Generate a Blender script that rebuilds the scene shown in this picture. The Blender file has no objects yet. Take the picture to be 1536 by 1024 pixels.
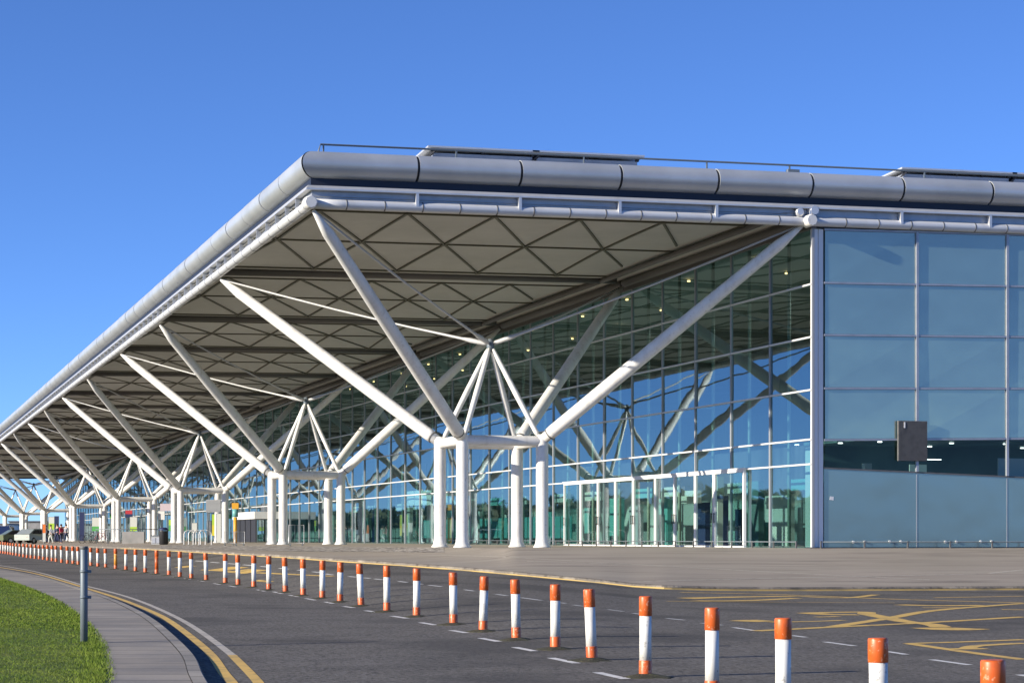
import bpy, bmesh, math, random
from mathutils import Vector, Matrix
random.seed(7)
scene = bpy.context.scene
COL = scene.collection

# ------------------------------------------------------------------ camera numbers
FPX, YAW, CX, CY, U0, V0 = 3113.07, 0.3043, -14.1313, -67.1352, 768.0, 806.0
SN, CS = math.sin(YAW), math.cos(YAW)
EYE = 1.62                      # eye height above the road below the camera; world z = eye-relative z + EYE

def ray(u, d):                  # ground-plan point at photo column u and distance d along the view axis
    r = (u - U0) / FPX * d
    return (CX + r * CS + d * SN, CY - r * SN + d * CS)

def ud(X, Y):
    dx, dy = X - CX, Y - CY
    r = dx * CS - dy * SN
    d = dx * SN + dy * CS
    return U0 + FPX * r / max(d, 0.5), d

def d_on_X(u, X):
    k = (u - U0) / FPX
    dx = X - CX
    den = SN + k * CS
    if den < 0.02: return 1e6
    return dx * SN + dx * (CS - k * SN) / den * CS

def d_on_Y(u, Y):
    k = (u - U0) / FPX
    dy = Y - CY
    return dy * (SN + k * CS) / (CS - k * SN) * SN + dy * CS

def Y_at(u, X):
    return ray(u, d_on_X(u, X))[1]

def X_at(u, Y):
    return ray(u, d_on_Y(u, Y))[0]

def lerp_tab(tab, x):
    if x <= tab[0][0]: return tab[0][1]
    for (a, fa), (b, fb) in zip(tab, tab[1:]):
        if x <= b: return fa + (fb - fa) * (x - a) / (b - a)
    return tab[-1][1]

# ------------------------------------------------------------------ terrain
def zplane(d): return -1.62 + 0.0032 * min(d, 220)
BOL_Y = [(0, 829), (16, 831), (41, 836), (71, 840), (117, 847), (158, 852), (189, 855), (270, 865.7), (357, 878), (427, 888.5),
         (510, 903), (580, 917.5), (680, 936.7), (774, 959.5), (886, 990), (968, 1014.8), (1068, 1048), (1175, 1085), (1320, 1140), (1490, 1210)]
def d_plane(u, y): return 1.62 / ((y - V0) / FPX + 0.0032)
def dB(u): return d_plane(u, lerp_tab(BOL_Y, u))
KX = [(-60, 1.0), (424, 1.0), (500, 1.4), (600, 2.4), (700, 3.5), (800, 4.6), (900, 5.95), (950, 6.7), (1000, 7.4)]
KY = [(-60, 816.6), (0, 817.5), (100, 820), (211, 823.4), (330, 830.5), (424, 836), (500, 841.5), (600, 848), (700, 855.5), (800, 864.5), (900, 874), (950, 879.8), (1000, 883.0), (1060, 884.8), (1130, 885.4), (1209, 885.5), (1536, 884)]
def kerb(u):
    d = min(d_on_X(u, lerp_tab(KX, u)), 330) if u < 1000 else d_on_Y(u, -13.0 + 0.1 * min((u - 1000) / 536, 2))
    y = lerp_tab(KY, u)
    return d, -(y - V0) / FPX * d
BASE = -0.37
def d_wall(u):
    if u < 768: return min(d_on_X(u, 7.0), 345)
    return d_on_Y(u, -0.3)
def g_ud(u, d):
    uc = max(-60, min(u, 2300))
    db = dB(max(0, min(uc, 1490)))
    dk, zk = kerb(uc)
    db = min(db, dk - 6)
    if d <= db: return zplane(d)
    if d <= dk:
        t = (d - db) / (dk - db)
        return zplane(db) * (1 - t) + zk * t
    zt = zk + 0.11
    dw = max(d_wall(uc), dk + 1)
    if d >= dw: return BASE
    t = (d - dk) / (dw - dk)
    return zt * (1 - t) + BASE * t
def g(X, Y):
    u, d = ud(X, Y)
    return g_ud(u, d)
def on_ground(u, y, lift=0.0):  # where the line of sight through (u, y) meets the ground
    lo, hi = 3.0, 400.0
    v = (y - V0) / FPX
    for _ in range(50):
        m = (lo + hi) / 2
        if v * m + (g_ud(u, m) + lift) < 0: lo = m
        else: hi = m
    X, Y = ray(u, lo)
    return Vector((X, Y, g_ud(u, lo) + lift + EYE))

# ------------------------------------------------------------------ mesh builder
class MB:
    def __init__(s): s.v, s.f, s.sm, s.uv = [], [], [], []
    def quad(s, *pts, smooth=False):
        n = len(s.v); s.v += [tuple(p) for p in pts]; s.f.append(tuple(range(n, n + len(pts)))); s.sm.append(smooth)
        return s
    def box(s, x0, y0, z0, x1, y1, z1):
        n = len(s.v)
        s.v += [(x0,y0,z0),(x1,y0,z0),(x1,y1,z0),(x0,y1,z0),(x0,y0,z1),(x1,y0,z1),(x1,y1,z1),(x0,y1,z1)]
        for q in ((0,3,2,1),(4,5,6,7),(0,1,5,4),(1,2,6,5),(2,3,7,6),(3,0,4,7)):
            s.f.append(tuple(n + i for i in q)); s.sm.append(False)
        return s
    def hexa(s, a, b):          # a, b: four corners bottom / top (or any two opposing loops)
        n = len(s.v); s.v += [tuple(p) for p in a] + [tuple(p) for p in b]
        for q in ((3,2,1,0),(4,5,6,7),(0,1,5,4),(1,2,6,5),(2,3,7,6),(3,0,4,7)):
            s.f.append(tuple(n + i for i in q)); s.sm.append(False)
        return s
    def bar(s, p, q, w, h, up=(0,0,1)):
        p, q = Vector(p), Vector(q); d = (q - p).normalized(); up = Vector(up)
        sd = d.cross(up)
        if sd.length < 1e-4: sd = d.cross(Vector((1,0,0)))
        sd.normalize(); uu = sd.cross(d)
        o = [sd*(-w/2)-uu*(h/2), sd*(w/2)-uu*(h/2), sd*(w/2)+uu*(h/2), sd*(-w/2)+uu*(h/2)]
        return s.hexa([p + k for k in o], [q + k for k in o])
    def tube(s, pts, rad, n=12, cap=True):
        pts = [Vector(p) for p in pts]
        if not isinstance(rad, (list, tuple)): rad = [rad] * len(pts)
        base = len(s.v); m = len(pts)
        d0 = (pts[1] - pts[0]).normalized()
        ref = Vector((0,0,1)) if abs(d0.z) < .9 else Vector((1,0,0))
        for i, p in enumerate(pts):
            d = (pts[min(i+1,m-1)] - pts[max(i-1,0)]).normalized()
            a = d.cross(ref).normalized(); b = a.cross(d)
            for k in range(n):
                t = 2*math.pi*k/n
                s.v.append(tuple(p + a*(math.cos(t)*rad[i]) + b*(math.sin(t)*rad[i])))
        for i in range(m-1):
            for k in range(n):
                k2 = (k+1) % n
                s.f.append((base+i*n+k, base+i*n+k2, base+(i+1)*n+k2, base+(i+1)*n+k)); s.sm.append(True)
        if cap:
            s.f.append(tuple(base+k for k in reversed(range(n)))); s.sm.append(False)
            s.f.append(tuple(base+(m-1)*n+k for k in range(n))); s.sm.append(False)
        return s
    def lathe(s, c, prof, n=20, cap=True):   # prof: (r, z) upwards
        base = len(s.v); m = len(prof)
        for r, z in prof:
            for k in range(n):
                t = 2*math.pi*k/n
                s.v.append((c[0]+r*math.cos(t), c[1]+r*math.sin(t), c[2]+z))
        for i in range(m-1):
            for k in range(n):
                k2 = (k+1) % n
                s.f.append((base+i*n+k, base+i*n+k2, base+(i+1)*n+k2, base+(i+1)*n+k)); s.sm.append(True)
        if cap:
            s.f.append(tuple(base+k for k in reversed(range(n)))); s.sm.append(False)
            s.f.append(tuple(base+(m-1)*n+k for k in range(n))); s.sm.append(False)
        return s
    def grid(s, rows, smooth=True):
        base = len(s.v); m = len(rows[0])
        for r in rows: s.v += [tuple(p) for p in r]
        for i in range(len(rows)-1):
            for j in range(m-1):
                s.f.append((base+i*m+j, base+i*m+j+1, base+(i+1)*m+j+1, base+(i+1)*m+j)); s.sm.append(smooth)
        return s
    def build(s, name, mat, parent=None, origin=None):
        me = bpy.data.meshes.new(name)
        vs = s.v
        if origin is not None: vs = [(x-origin[0], y-origin[1], z-origin[2]) for x, y, z in vs]
        me.from_pydata(vs, [], s.f)
        me.polygons.foreach_set('use_smooth', s.sm)
        me.materials.append(mat); me.update()
        o = bpy.data.objects.new(name, me); COL.objects.link(o)
        if origin is not None and parent is None: o.location = origin
        if parent is not None: o.parent = parent
        return o

def tag(o, label=None, cat=None, group=None, kind=None):
    if label: o['label'] = label
    if cat: o['category'] = cat
    if group: o['group'] = group
    if kind: o['kind'] = kind
    return o
def thing(name, label, cat, loc=(0,0,0), group=None, rz=0):
    o = bpy.data.objects.new(name, None); COL.objects.link(o)
    o.location = loc; o.rotation_euler.z = rz; o.empty_display_size = .3
    return tag(o, label, cat, group)
def struct(o): return tag(o, kind='structure')

# ------------------------------------------------------------------ materials
def mat(name, col, rough=.5, metal=0, spec=.5, noise=None, bump=None, coat=0):
    m = bpy.data.materials.new(name); m.use_nodes = True
    nt = m.node_tree; b = nt.nodes['Principled BSDF']
    b.inputs['Base Color'].default_value = (*col, 1); b.inputs['Roughness'].default_value = rough
    b.inputs['Metallic'].default_value = metal; b.inputs['Specular IOR Level'].default_value = spec
    b.inputs['Coat Weight'].default_value = coat
    if noise or bump:
        geo = nt.nodes.new('ShaderNodeNewGeometry')
    if noise:                    # list of (scale, detail, colour, lo, hi, amount[, stretch])
        prev = None
        for item in noise:
            sc, det, c2, lo, hi, amt = item[:6]
            n = nt.nodes.new('ShaderNodeTexNoise'); n.inputs['Scale'].default_value = sc; n.inputs['Detail'].default_value = det
            if len(item) > 6:
                mp = nt.nodes.new('ShaderNodeMapping'); mp.inputs['Scale'].default_value = item[6]
                nt.links.new(geo.outputs['Position'], mp.inputs['Vector']); nt.links.new(mp.outputs[0], n.inputs['Vector'])
            else: nt.links.new(geo.outputs['Position'], n.inputs['Vector'])
            r = nt.nodes.new('ShaderNodeMapRange'); r.inputs[1].default_value = lo; r.inputs[2].default_value = hi; r.inputs[4].default_value = amt
            nt.links.new(n.outputs['Fac'], r.inputs[0])
            mx = nt.nodes.new('ShaderNodeMix'); mx.data_type = 'RGBA'
            nt.links.new(r.outputs[0], mx.inputs[0])
            if prev is None: mx.inputs[6].default_value = (*col, 1)
            else: nt.links.new(prev, mx.inputs[6])
            mx.inputs[7].default_value = (*c2, 1); prev = mx.outputs[2]
        nt.links.new(prev, b.inputs['Base Color'])
    if bump:
        sc, st, dist = bump
        n = nt.nodes.new('ShaderNodeTexNoise'); n.inputs['Scale'].default_value = sc; n.inputs['Detail'].default_value = 4
        nt.links.new(geo.outputs['Position'], n.inputs['Vector'])
        bp = nt.nodes.new('ShaderNodeBump'); bp.inputs['Strength'].default_value = st; bp.inputs['Distance'].default_value = dist
        nt.links.new(n.outputs['Fac'], bp.inputs['Height']); nt.links.new(bp.outputs[0], b.inputs['Normal'])
    return m

M = {}
M['asphalt'] = mat('asphalt', (.135,.123,.104), .9, spec=.2, noise=[(.35,5,(.145,.133,.117),.35,.7,.8),(1.1,4,(.078,.072,.063),.45,.75,.7),(22,3,(.22,.21,.195),.5,.7,.75,(1,.45,1)),(17,3,(.035,.033,.03),.5,.7,.8,(1,.45,1)),(55,2,(.26,.25,.23),.52,.75,.65,(1,.5,1)),(.22,4,(.062,.059,.054),.5,.62,.6)], bump=(45,.5,.02))
M['forecourt'] = mat('forecourt_paving', (.325,.285,.23), .85, spec=.25, noise=[(.18,4,(.37,.32,.265),.4,.65,.8),(.8,5,(.23,.20,.165),.45,.75,.7,(.25,1.6,1)),(.6,6,(.36,.32,.26),.5,.68,.7,(.25,1.2,1)),(1.6,6,(.15,.13,.11),.55,.72,.6,(.15,1.2,1)),(25,2,(.30,.26,.23),.55,.8,.5)], bump=(30,.35,.015))
M['ground'] = mat('far_ground', (.06,.075,.04), .95, noise=[(.05,4,(.1,.1,.06),.4,.6,1)])
M['paint_white'] = mat('road_paint_white', (.68,.67,.63), .7, noise=[(6,4,(.2,.2,.2),.52,.72,.8)])
M['paint_yellow'] = mat('road_paint_yellow', (.68,.44,.11), .75, noise=[(5,4,(.2,.16,.09),.52,.72,.8),(.7,4,(.42,.28,.10),.5,.7,.6)])
M['paint_pale'] = mat('road_paint_pale', (.50,.45,.37), .7, noise=[(5,4,(.2,.19,.16),.5,.74,.7)])
M['white_steel'] = mat('white_painted_steel', (.77,.76,.73), .38, noise=[(1.3,5,(.58,.56,.52),.5,.8,.6),(9,3,(.46,.42,.36),.60,.78,.65),(3.5,4,(.55,.52,.46),.52,.75,.55,(1,1,.12))], coat=.05)
M['grey_zinc'] = mat('aged_zinc_sheet', (.56,.585,.60), .40, metal=.42, noise=[(.6,4,(.44,.465,.48),.4,.7,.8),(3,4,(.57,.56,.55),.55,.8,.5,(.3,.3,3))])
M['dark_gap'] = mat('dark_recess', (.02,.022,.03), .6)
M['navy_band'] = mat('dark_blue_band', (.014,.018,.034), .5)
M['fascia'] = mat('fascia_metal', (.42,.44,.48), .4, metal=.4, noise=[(2,4,(.3,.32,.36),.45,.75,.7)])
M['silver'] = mat('silver_metal', (.66,.66,.66), .35, metal=.45, noise=[(3,3,(.5,.5,.5),.5,.8,.5)])
M['tube'] = mat('pale_eave_tube', (.66,.67,.68), .38, metal=.15, noise=[(1.7,4,(.5,.5,.5),.5,.8,.6)])
M['rod'] = mat('grey_rod', (.46,.46,.46), .4)
M['soffit'] = mat('soffit_panel', (.50,.485,.45), .7, noise=[(.35,4,(.43,.42,.39),.4,.7,.8),(2.2,4,(.55,.535,.50),.5,.8,.5)])
M['lattice'] = mat('soffit_lattice', (.10,.095,.065), .6)
M['beam'] = mat('dark_roof_beam', (.13,.12,.115), .5)
M['mullion'] = mat('mullion_metal', (.33,.34,.36), .45)
M['transom'] = mat('transom_metal', (.62,.62,.62), .45)
M['frame_white'] = mat('white_frame', (.78,.77,.75), .4)
M['post_pale'] = mat('wind_post', (.36,.41,.34), .5)
M['louvre'] = mat('louvre_grey', (.13,.13,.13), .6, noise=[(4,4,(.09,.09,.09),.45,.7,.8)])
M['black'] = mat('black_plastic', (.02,.02,.022), .5)
M['dark_wall'] = mat('dark_interior_wall', (.16,.26,.25), .7, noise=[(.3,3,(.08,.13,.13),.4,.6,1)])
M['hall_wall'] = mat('hall_wall', (.44,.50,.47), .7, noise=[(.45,2,(.12,.16,.16),.48,.56,.85,(1,1,.15)),(.16,3,(.25,.30,.29),.45,.6,.8)])
M['int_floor'] = mat('terrazzo', (.32,.32,.30), .35, noise=[(2,3,(.26,.26,.25),.4,.7,1)])
M['int_pale'] = mat('pale_interior_panel', (.62,.63,.58), .5)
M['int_teal'] = mat('teal_frosted_panel', (.16,.42,.40), .4)
M['yellow'] = mat('yellow_panel', (.68,.60,.06), .5)
M['amber'] = mat('amber_panel', (.72,.36,.03), .5)
M['green'] = mat('green_panel', (.10,.40,.10), .5)
M['lime'] = mat('lime_panel', (.42,.62,.06), .5)
M['navy'] = mat('navy_panel', (.025,.035,.10), .45)
M['red'] = mat('red_panel', (.5,.04,.05), .5)
M['pink'] = mat('pale_mauve_panel', (.60,.50,.55), .5)
M['concrete'] = mat('concrete', (.34,.33,.32), .85, noise=[(1.5,4,(.25,.25,.24),.4,.7,1)])
M['galv'] = mat('galvanised_steel', (.15,.18,.205), .5, metal=.15, noise=[(7,4,(.14,.17,.20),.45,.7,.8)])
M['grey_cab'] = mat('grey_cabinet', (.42,.43,.44), .5)
M['skin'] = mat('skin', (.5,.32,.24), .6)
M['hair'] = mat('hair', (.04,.03,.02), .6)
M['tyre'] = mat('tyre_rubber', (.02,.02,.02), .8)
M['orange_cloth'] = mat('orange_cloth', (.75,.18,.03), .8)
M['red_cloth'] = mat('red_cloth', (.45,.03,.07), .8)
M['navy_cloth'] = mat('navy_cloth', (.03,.04,.09), .8)
M['grey_cloth'] = mat('grey_cloth', (.3,.32,.36), .8)
M['bollard_white'] = mat('bollard_white', (.76,.75,.70), .5, noise=[(5,5,(.55,.53,.47),.5,.75,.7),(22,4,(.25,.23,.2),.62,.72,.85),(2.2,4,(.5,.47,.40),.52,.75,.6)])
M['bollard_orange'] = mat('bollard_orange', (.66,.125,.02), .42, noise=[(6,4,(.50,.085,.015),.4,.7,.8),(30,3,(.75,.40,.25),.60,.70,.8),(9,4,(.30,.06,.015),.55,.75,.6)])
M['bollard_faded'] = mat('bollard_faded_orange', (.72,.30,.04), .5, noise=[(5,4,(.75,.5,.25),.45,.7,.8)])
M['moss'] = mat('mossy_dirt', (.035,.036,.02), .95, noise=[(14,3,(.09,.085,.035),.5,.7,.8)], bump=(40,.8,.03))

M['kerb_far'] = mat('worn_kerb', (.17,.15,.125), .9, noise=[(1.2,5,(.34,.3,.24),.5,.68,.9),(4,3,(.06,.055,.05),.55,.7,.8)], bump=(12,.8,.05))

def grass_mat(name, a, b):
    m = mat(name, a, .7, spec=.2, noise=[(1.2,4,b,.4,.65,.9),(7,4,(.20,.20,.05),.55,.75,.7),(3,4,(.06,.09,.012),.55,.75,.6)])
    return m
M['grass'] = grass_mat('grass_blades', (.125,.195,.02), (.18,.24,.03))
M['turf'] = grass_mat('turf_base', (.10,.135,.014), (.14,.17,.02))

def pavement_mat(name='pavement_slabs', base=(.30,.265,.215)):
    m = mat(name, base, .85, noise=[(.9,5,(.20,.185,.165),.42,.65,.8),(28,2,(.36,.34,.31),.55,.8,.6),(4,4,(.17,.155,.14),.6,.8,.6)], bump=(40,.3,.008))
    nt = m.node_tree; b = nt.nodes['Principled BSDF']
    src = b.inputs['Base Color'].links[0].from_socket
    at = nt.nodes.new('ShaderNodeAttribute'); at.attribute_name = 'along'
    fr = nt.nodes.new('ShaderNodeMath'); fr.operation = 'FRACT'; nt.links.new(at.outputs['Fac'], fr.inputs[0])
    cp = nt.nodes.new('ShaderNodeMath'); cp.operation = 'COMPARE'; cp.inputs[1].default_value = .5; cp.inputs[2].default_value = .035
    nt.links.new(fr.outputs[0], cp.inputs[0])
    fl = nt.nodes.new('ShaderNodeMath'); fl.operation = 'ADD'; fl.inputs[1].default_value = .5; nt.links.new(at.outputs['Fac'], fl.inputs[0])
    fo = nt.nodes.new('ShaderNodeMath'); fo.operation = 'FLOOR'; nt.links.new(fl.outputs[0], fo.inputs[0])
    wn = nt.nodes.new('ShaderNodeTexWhiteNoise'); wn.noise_dimensions = '1D'; nt.links.new(fo.outputs[0], wn.inputs['W'])
    mr = nt.nodes.new('ShaderNodeMapRange'); mr.inputs[3].default_value = .84; mr.inputs[4].default_value = 1.12; nt.links.new(wn.outputs['Value'], mr.inputs[0])
    mu = nt.nodes.new('ShaderNodeVectorMath'); mu.operation = 'SCALE'; nt.links.new(src, mu.inputs[0]); nt.links.new(mr.outputs[0], mu.inputs['Scale'])
    mx = nt.nodes.new('ShaderNodeMix'); mx.data_type = 'RGBA'; nt.links.new(cp.outputs[0], mx.inputs[0]); nt.links.new(mu.outputs[0], mx.inputs[6]); mx.inputs[7].default_value = (.14,.125,.105,1)
    nt.links.new(mx.outputs[2], b.inputs['Base Color'])
    return m
M['pavement'] = pavement_mat()
M['kerb'] = pavement_mat('kerb_stones', (.32,.29,.24))

def glass_mat(name, tint, refl, gtint=(.86,.95,1.0), wav=.003, scale=.5, top=.55):
    m = bpy.data.materials.new(name); m.use_nodes = True; nt = m.node_tree; nt.nodes.clear()
    out = nt.nodes.new('ShaderNodeOutputMaterial'); mix = nt.nodes.new('ShaderNodeMixShader')
    tr = nt.nodes.new('ShaderNodeBsdfTransparent'); tr.inputs[0].default_value = (*tint, 1)
    gl = nt.nodes.new('ShaderNodeBsdfGlossy'); gl.inputs['Roughness'].default_value = .015; gl.inputs['Color'].default_value = (*gtint, 1)
    fr = nt.nodes.new('ShaderNodeLayerWeight'); fr.inputs['Blend'].default_value = .25
    mr = nt.nodes.new('ShaderNodeMapRange'); mr.inputs[3].default_value = refl; mr.inputs[4].default_value = min(1, refl + top)
    nt.links.new(fr.outputs['Facing'], mr.inputs[0])
    geo = nt.nodes.new('ShaderNodeNewGeometry'); n = nt.nodes.new('ShaderNodeTexNoise'); n.inputs['Scale'].default_value = scale; n.inputs['Detail'].default_value = 1
    nt.links.new(geo.outputs['Position'], n.inputs['Vector'])
    bp = nt.nodes.new('ShaderNodeBump'); bp.inputs['Strength'].default_value = 1; bp.inputs['Distance'].default_value = wav
    nt.links.new(n.outputs['Fac'], bp.inputs['Height']); nt.links.new(bp.outputs[0], gl.inputs['Normal'])
    nt.links.new(mr.outputs[0], mix.inputs[0]); nt.links.new(tr.outputs[0], mix.inputs[1]); nt.links.new(gl.outputs[0], mix.inputs[2])
    nt.links.new(mix.outputs[0], out.inputs[0])
    return m
M['glass'] = glass_mat('curtain_glass', (.46,.70,.70), .19, gtint=(.62,.78,.84))
M['door_glass'] = glass_mat('door_glass', (.72,.90,.86), .05, gtint=(.7,.8,.85))
M['window_glass'] = glass_mat('window_glass', (.55,.66,.66), .015, wav=.004, top=.12)
M['spandrel'] = mat('spandrel_glass', (.25,.37,.40), .25, spec=.5, noise=[(.35,3,(.28,.40,.43),.4,.65,.8)], bump=(.5,.06,.1))
M['plinth'] = mat('blue_grey_panel', (.24,.34,.38), .45, spec=.5, noise=[(.7,4,(.265,.365,.40),.4,.65,.8),(6,4,(.215,.31,.355),.55,.75,.5)])
def mirror_panel(name, base, refl, rough, gt):
    m = mat(name, base, .5, spec=.3, noise=[(.35,3,tuple(c*1.12 for c in base),.4,.65,.8)])
    nt = m.node_tree; out = nt.nodes['Material Output']; b = nt.nodes['Principled BSDF']
    gl = nt.nodes.new('ShaderNodeBsdfGlossy'); gl.inputs['Roughness'].default_value = rough; gl.inputs['Color'].default_value = (*gt, 1)
    geo = nt.nodes.new('ShaderNodeNewGeometry'); n = nt.nodes.new('ShaderNodeTexNoise'); n.inputs['Scale'].default_value = .45; n.inputs['Detail'].default_value = 2
    nt.links.new(geo.outputs['Position'], n.inputs['Vector'])
    bp = nt.nodes.new('ShaderNodeBump'); bp.inputs['Strength'].default_value = 1; bp.inputs['Distance'].default_value = .02
    nt.links.new(n.outputs['Fac'], bp.inputs['Height']); nt.links.new(bp.outputs[0], gl.inputs['Normal'])
    mx = nt.nodes.new('ShaderNodeMixShader'); mx.inputs[0].default_value = refl
    nt.links.new(b.outputs[0], mx.inputs[1]); nt.links.new(gl.outputs[0], mx.inputs[2]); nt.links.new(mx.outputs[0], out.inputs[0])
    return m
M['spandrel'] = mirror_panel('spandrel_glass', (.125,.20,.19), .31, .05, (.92,.86,.70))
M['plinth'] = mirror_panel('blue_grey_panel', (.11,.185,.205), .28, .18, (.90,.88,.74))
def lamp_mat(name, col, st):
    m = bpy.data.materials.new(name); m.use_nodes = True; nt = m.node_tree; nt.nodes.clear()
    out = nt.nodes.new('ShaderNodeOutputMaterial'); e = nt.nodes.new('ShaderNodeEmission'); e.inputs[0].default_value = (*col, 1); e.inputs[1].default_value = st
    nt.links.new(e.outputs[0], out.inputs[0]); return m
M['lamp'] = lamp_mat('lit_downlight', (1, .55, .22), 5)
M['lamp_white'] = lamp_mat('lit_striplight', (.95, 1, .95), 3)

# ------------------------------------------------------------------ ground sheets
def sheet_rows(us, fracs, dfun0, dfun1, lift=0.0):
    rows = []
    for u in us:
        d0, d1 = dfun0(u), dfun1(u); row = []
        for t in fracs:
            d = d0 + (d1 - d0) * t
            X, Y = ray(u, d); row.append((X, Y, EYE + lift + g_ud(u, d - (1e-3 if t == 1 else 0))))
        rows.append(row)
    return rows
m = MB(); n = 96
m.quad(*[(CX + 6000*math.cos(2*math.pi*k/n), CY + 6000*math.sin(2*math.pi*k/n), EYE - 1.9) for k in range(n)])
struct(m.build('ground', M['ground']))
US = [-900,-600,-400,-300,-220,-160,-110,-60,-30] + list(range(0, 1537, 12)) + [1560,1600,1660,1740,1850,2000,2200,2500,2900,3400]
def road_near(u): return 6.0
def road_far(u): return kerb(max(-60, min(u, 3400)))[0]
fr = [i/60 for i in range(61)]; fr = [t**1.6 for t in fr]
m = MB().grid(sheet_rows(US, fr, road_near, road_far))
# apron of road behind and beside the camera
m.quad((CX-60, CY-40, EYE-1.63), (CX+80, CY-40, EYE-1.63), (CX+80, CY+8, EYE-1.63), (CX-60, CY+8, EYE-1.63))
struct(m.build('road', M['asphalt']))

# forecourt: from the far kerb up to the building and in under it
UF = [-60,-30] + list(range(0, 1537, 12)) + [1560,1600,1660,1740,1850,2000,2200,2500,2900,3400]
rows = []
for u in UF:
    dk, zk = kerb(u); dw = max(d_wall(u), dk + 1); row = []
    for i in range(13):
        d = dk + (dw - dk) * i / 12 + (.02 if i == 0 else 0)
        X, Y = ray(u, d); row.append((X, Y, EYE + g_ud(u, d)))
    for e in (8, 30, 80):
        X, Y = ray(u, dw + e); row.append((X, Y, EYE + BASE))
    rows.append(row)
struct(MB().grid(rows).build('forecourt', M['forecourt']))
# kerb along the forecourt
m = MB(); prev = None
def kerb_sec(u):
    dk, zk = kerb(u); out = []
    for dd, dz in ((-.14, -.06), (-.14, .075), (-.10, .095), (.06, .112), (.06, 0)):
        X, Y = ray(u, dk + dd); out.append((X, Y, EYE + zk + dz))
    return out
m.grid([kerb_sec(u) for u in UF], smooth=False)
struct(m.build('forecourt_kerb', M['kerb_far']))
m = MB()
def kerb_paint(u):
    dk, zk = kerb(u); out = []
    for dd, dz in ((-.35, -.005), (-.145, .006), (-.145, .028 if u < 900 else min(.045, .028+.00017*(u-900)))):
        X, Y = ray(u, dk + dd); out.append((X, Y, EYE + zk + dz))
    return out
m.grid([kerb_paint(u) for u in UF if u >= 180], smooth=False)
M['kerb_paint'] = mat('kerb_yellow_paint', (.50,.36,.13), .8, noise=[(1.1,5,(.24,.2,.12),.45,.68,.85)])
struct(m.build('kerb_yellow_line', M['kerb_paint']))

# painted lines: pixel runs laid on the ground surface
def smooth_path(P, n=6):
    out = []
    for i in range(len(P)-1):
        p0, p1, p2, p3 = P[max(i-1,0)], P[i], P[i+1], P[min(i+2,len(P)-1)]
        for k in range(n):
            t = k/n
            out.append(tuple(.5*((2*p1[j]) + (-p0[j]+p2[j])*t + (2*p0[j]-5*p1[j]+4*p2[j]-p3[j])*t*t + (-p0[j]+3*p1[j]-3*p2[j]+p3[j])*t**3) for j in range(2)))
    out.append(P[-1]); return out
def strip(m, pts, w, lift=.004, widths=None, n=6):
    pp = smooth_path(pts, n) if len(pts) > 2 else [tuple(pts[0][j] + (pts[1][j]-pts[0][j])*k/n for j in range(2)) for k in range(n+1)]
    W = [on_ground(u, y) for u, y in pp]
    L, R = [], []
    for i, p in enumerate(W):
        t = W[min(i+1, len(W)-1)] - W[max(i-1, 0)]; t.z = 0; t.normalize()
        nrm = Vector((-t.y, t.x, 0)); ww = w if widths is None else widths[0] + (widths[1]-widths[0])*i/(len(W)-1)
        for sgn, lst in ((1, L), (-1, R)):
            q = p + nrm*(sgn*ww/2)
            q.z = EYE + g(q.x, q.y) + lift; lst.append(q)
    m.grid([[a, b] for a, b in zip(L, R)], smooth=False)
c2 = lambda L: [(x*.3255, 800+y*.3256) for x, y in L]
c3 = lambda L: [(500+x*.3255, 800+y*.3256) for x, y in L]
c4 = lambda L: [(1000+x*.349, 800+y*.349) for x, y in L]

YEL = [(352,1036),(348,1024),(335,1008),(317,982),(288,956),(253,930),(224.6,915.5),(182,898.6),(130,882),(58.6,861),(0,850.5),(-30,847)]
WHT = [(394,1036),(388,1024),(374,1008),(348,982),(314,956),(277,932),(234,911),(195,896),(156,885),(120,876),(60,858.5),(0,847.6),(-30,844.5)]
m = MB(); strip(m, YEL, .13); strip(m, WHT[:4], .12)
struct(m.build('yellow_edge_line', M['paint_yellow']))
m = MB(); strip(m, WHT[3:], .11)
struct(m.build('pale_edge_line', M['paint_pale']))
# bus-bay box markings
m = MB()
for P, w in [([(380,418),(700,402),(1100,383),(1536,357)], .16), ([(700,402),(960,362),(1150,330),(1536,299)], .16),
             ([(60,252),(500,262),(1000,282),(1536,297)], .15), ([(1150,275),(1536,268)], .13),
             ([(600,341),(720,338),(850,337),(865,346),(960,364),(1030,378),(1140,390),(1180,402)], .22), ([(1120,404),(1220,411),(1315,407)], .42),
             ([(600,340),(700,347),(820,348)], .3), ([(330,377),(380,374),(430,373)], .36), ([(440,380),(620,377),(760,372)], .13), ([(640,358),(740,356)], .15),
             ([(80,278),(300,272),(560,268)], .3), ([(120,288),(350,287),(560,277)], .22), ([(560,268),(760,276),(900,262)], .16),
             ([(1000,305),(1150,309),(1360,308)], .32), ([(1100,318),(1300,318)], .16), ([(0,290),(500,294),(980,297)], .07),
             ([(1040,472),(1300,464),(1536,455)], .12), ([(1040,472),(1300,510),(1536,541)], .12), ([(1290,494),(1310,486),(1360,480),(1536,470)], .14), ([(1285,492),(1325,497)], .3),
             ([(1440,326),(1536,327)], .15)]:
    strip(m, c4(P), w*1.7, lift=.0045, n=5)
for P, w in [([(930,166),(1150,178),(1400,190),(1536,196)], .16), ([(1010,160),(1090,163)], .9), ([(1090,170),(1180,176)], .8), ([(830,152),(880,153)], .5), ([(1180,215),(1250,222)], .2)]:
    strip(m, c2(P), w, lift=.0045, n=4)
struct(m.build('bus_bay_marking', M['paint_yellow']))
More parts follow.
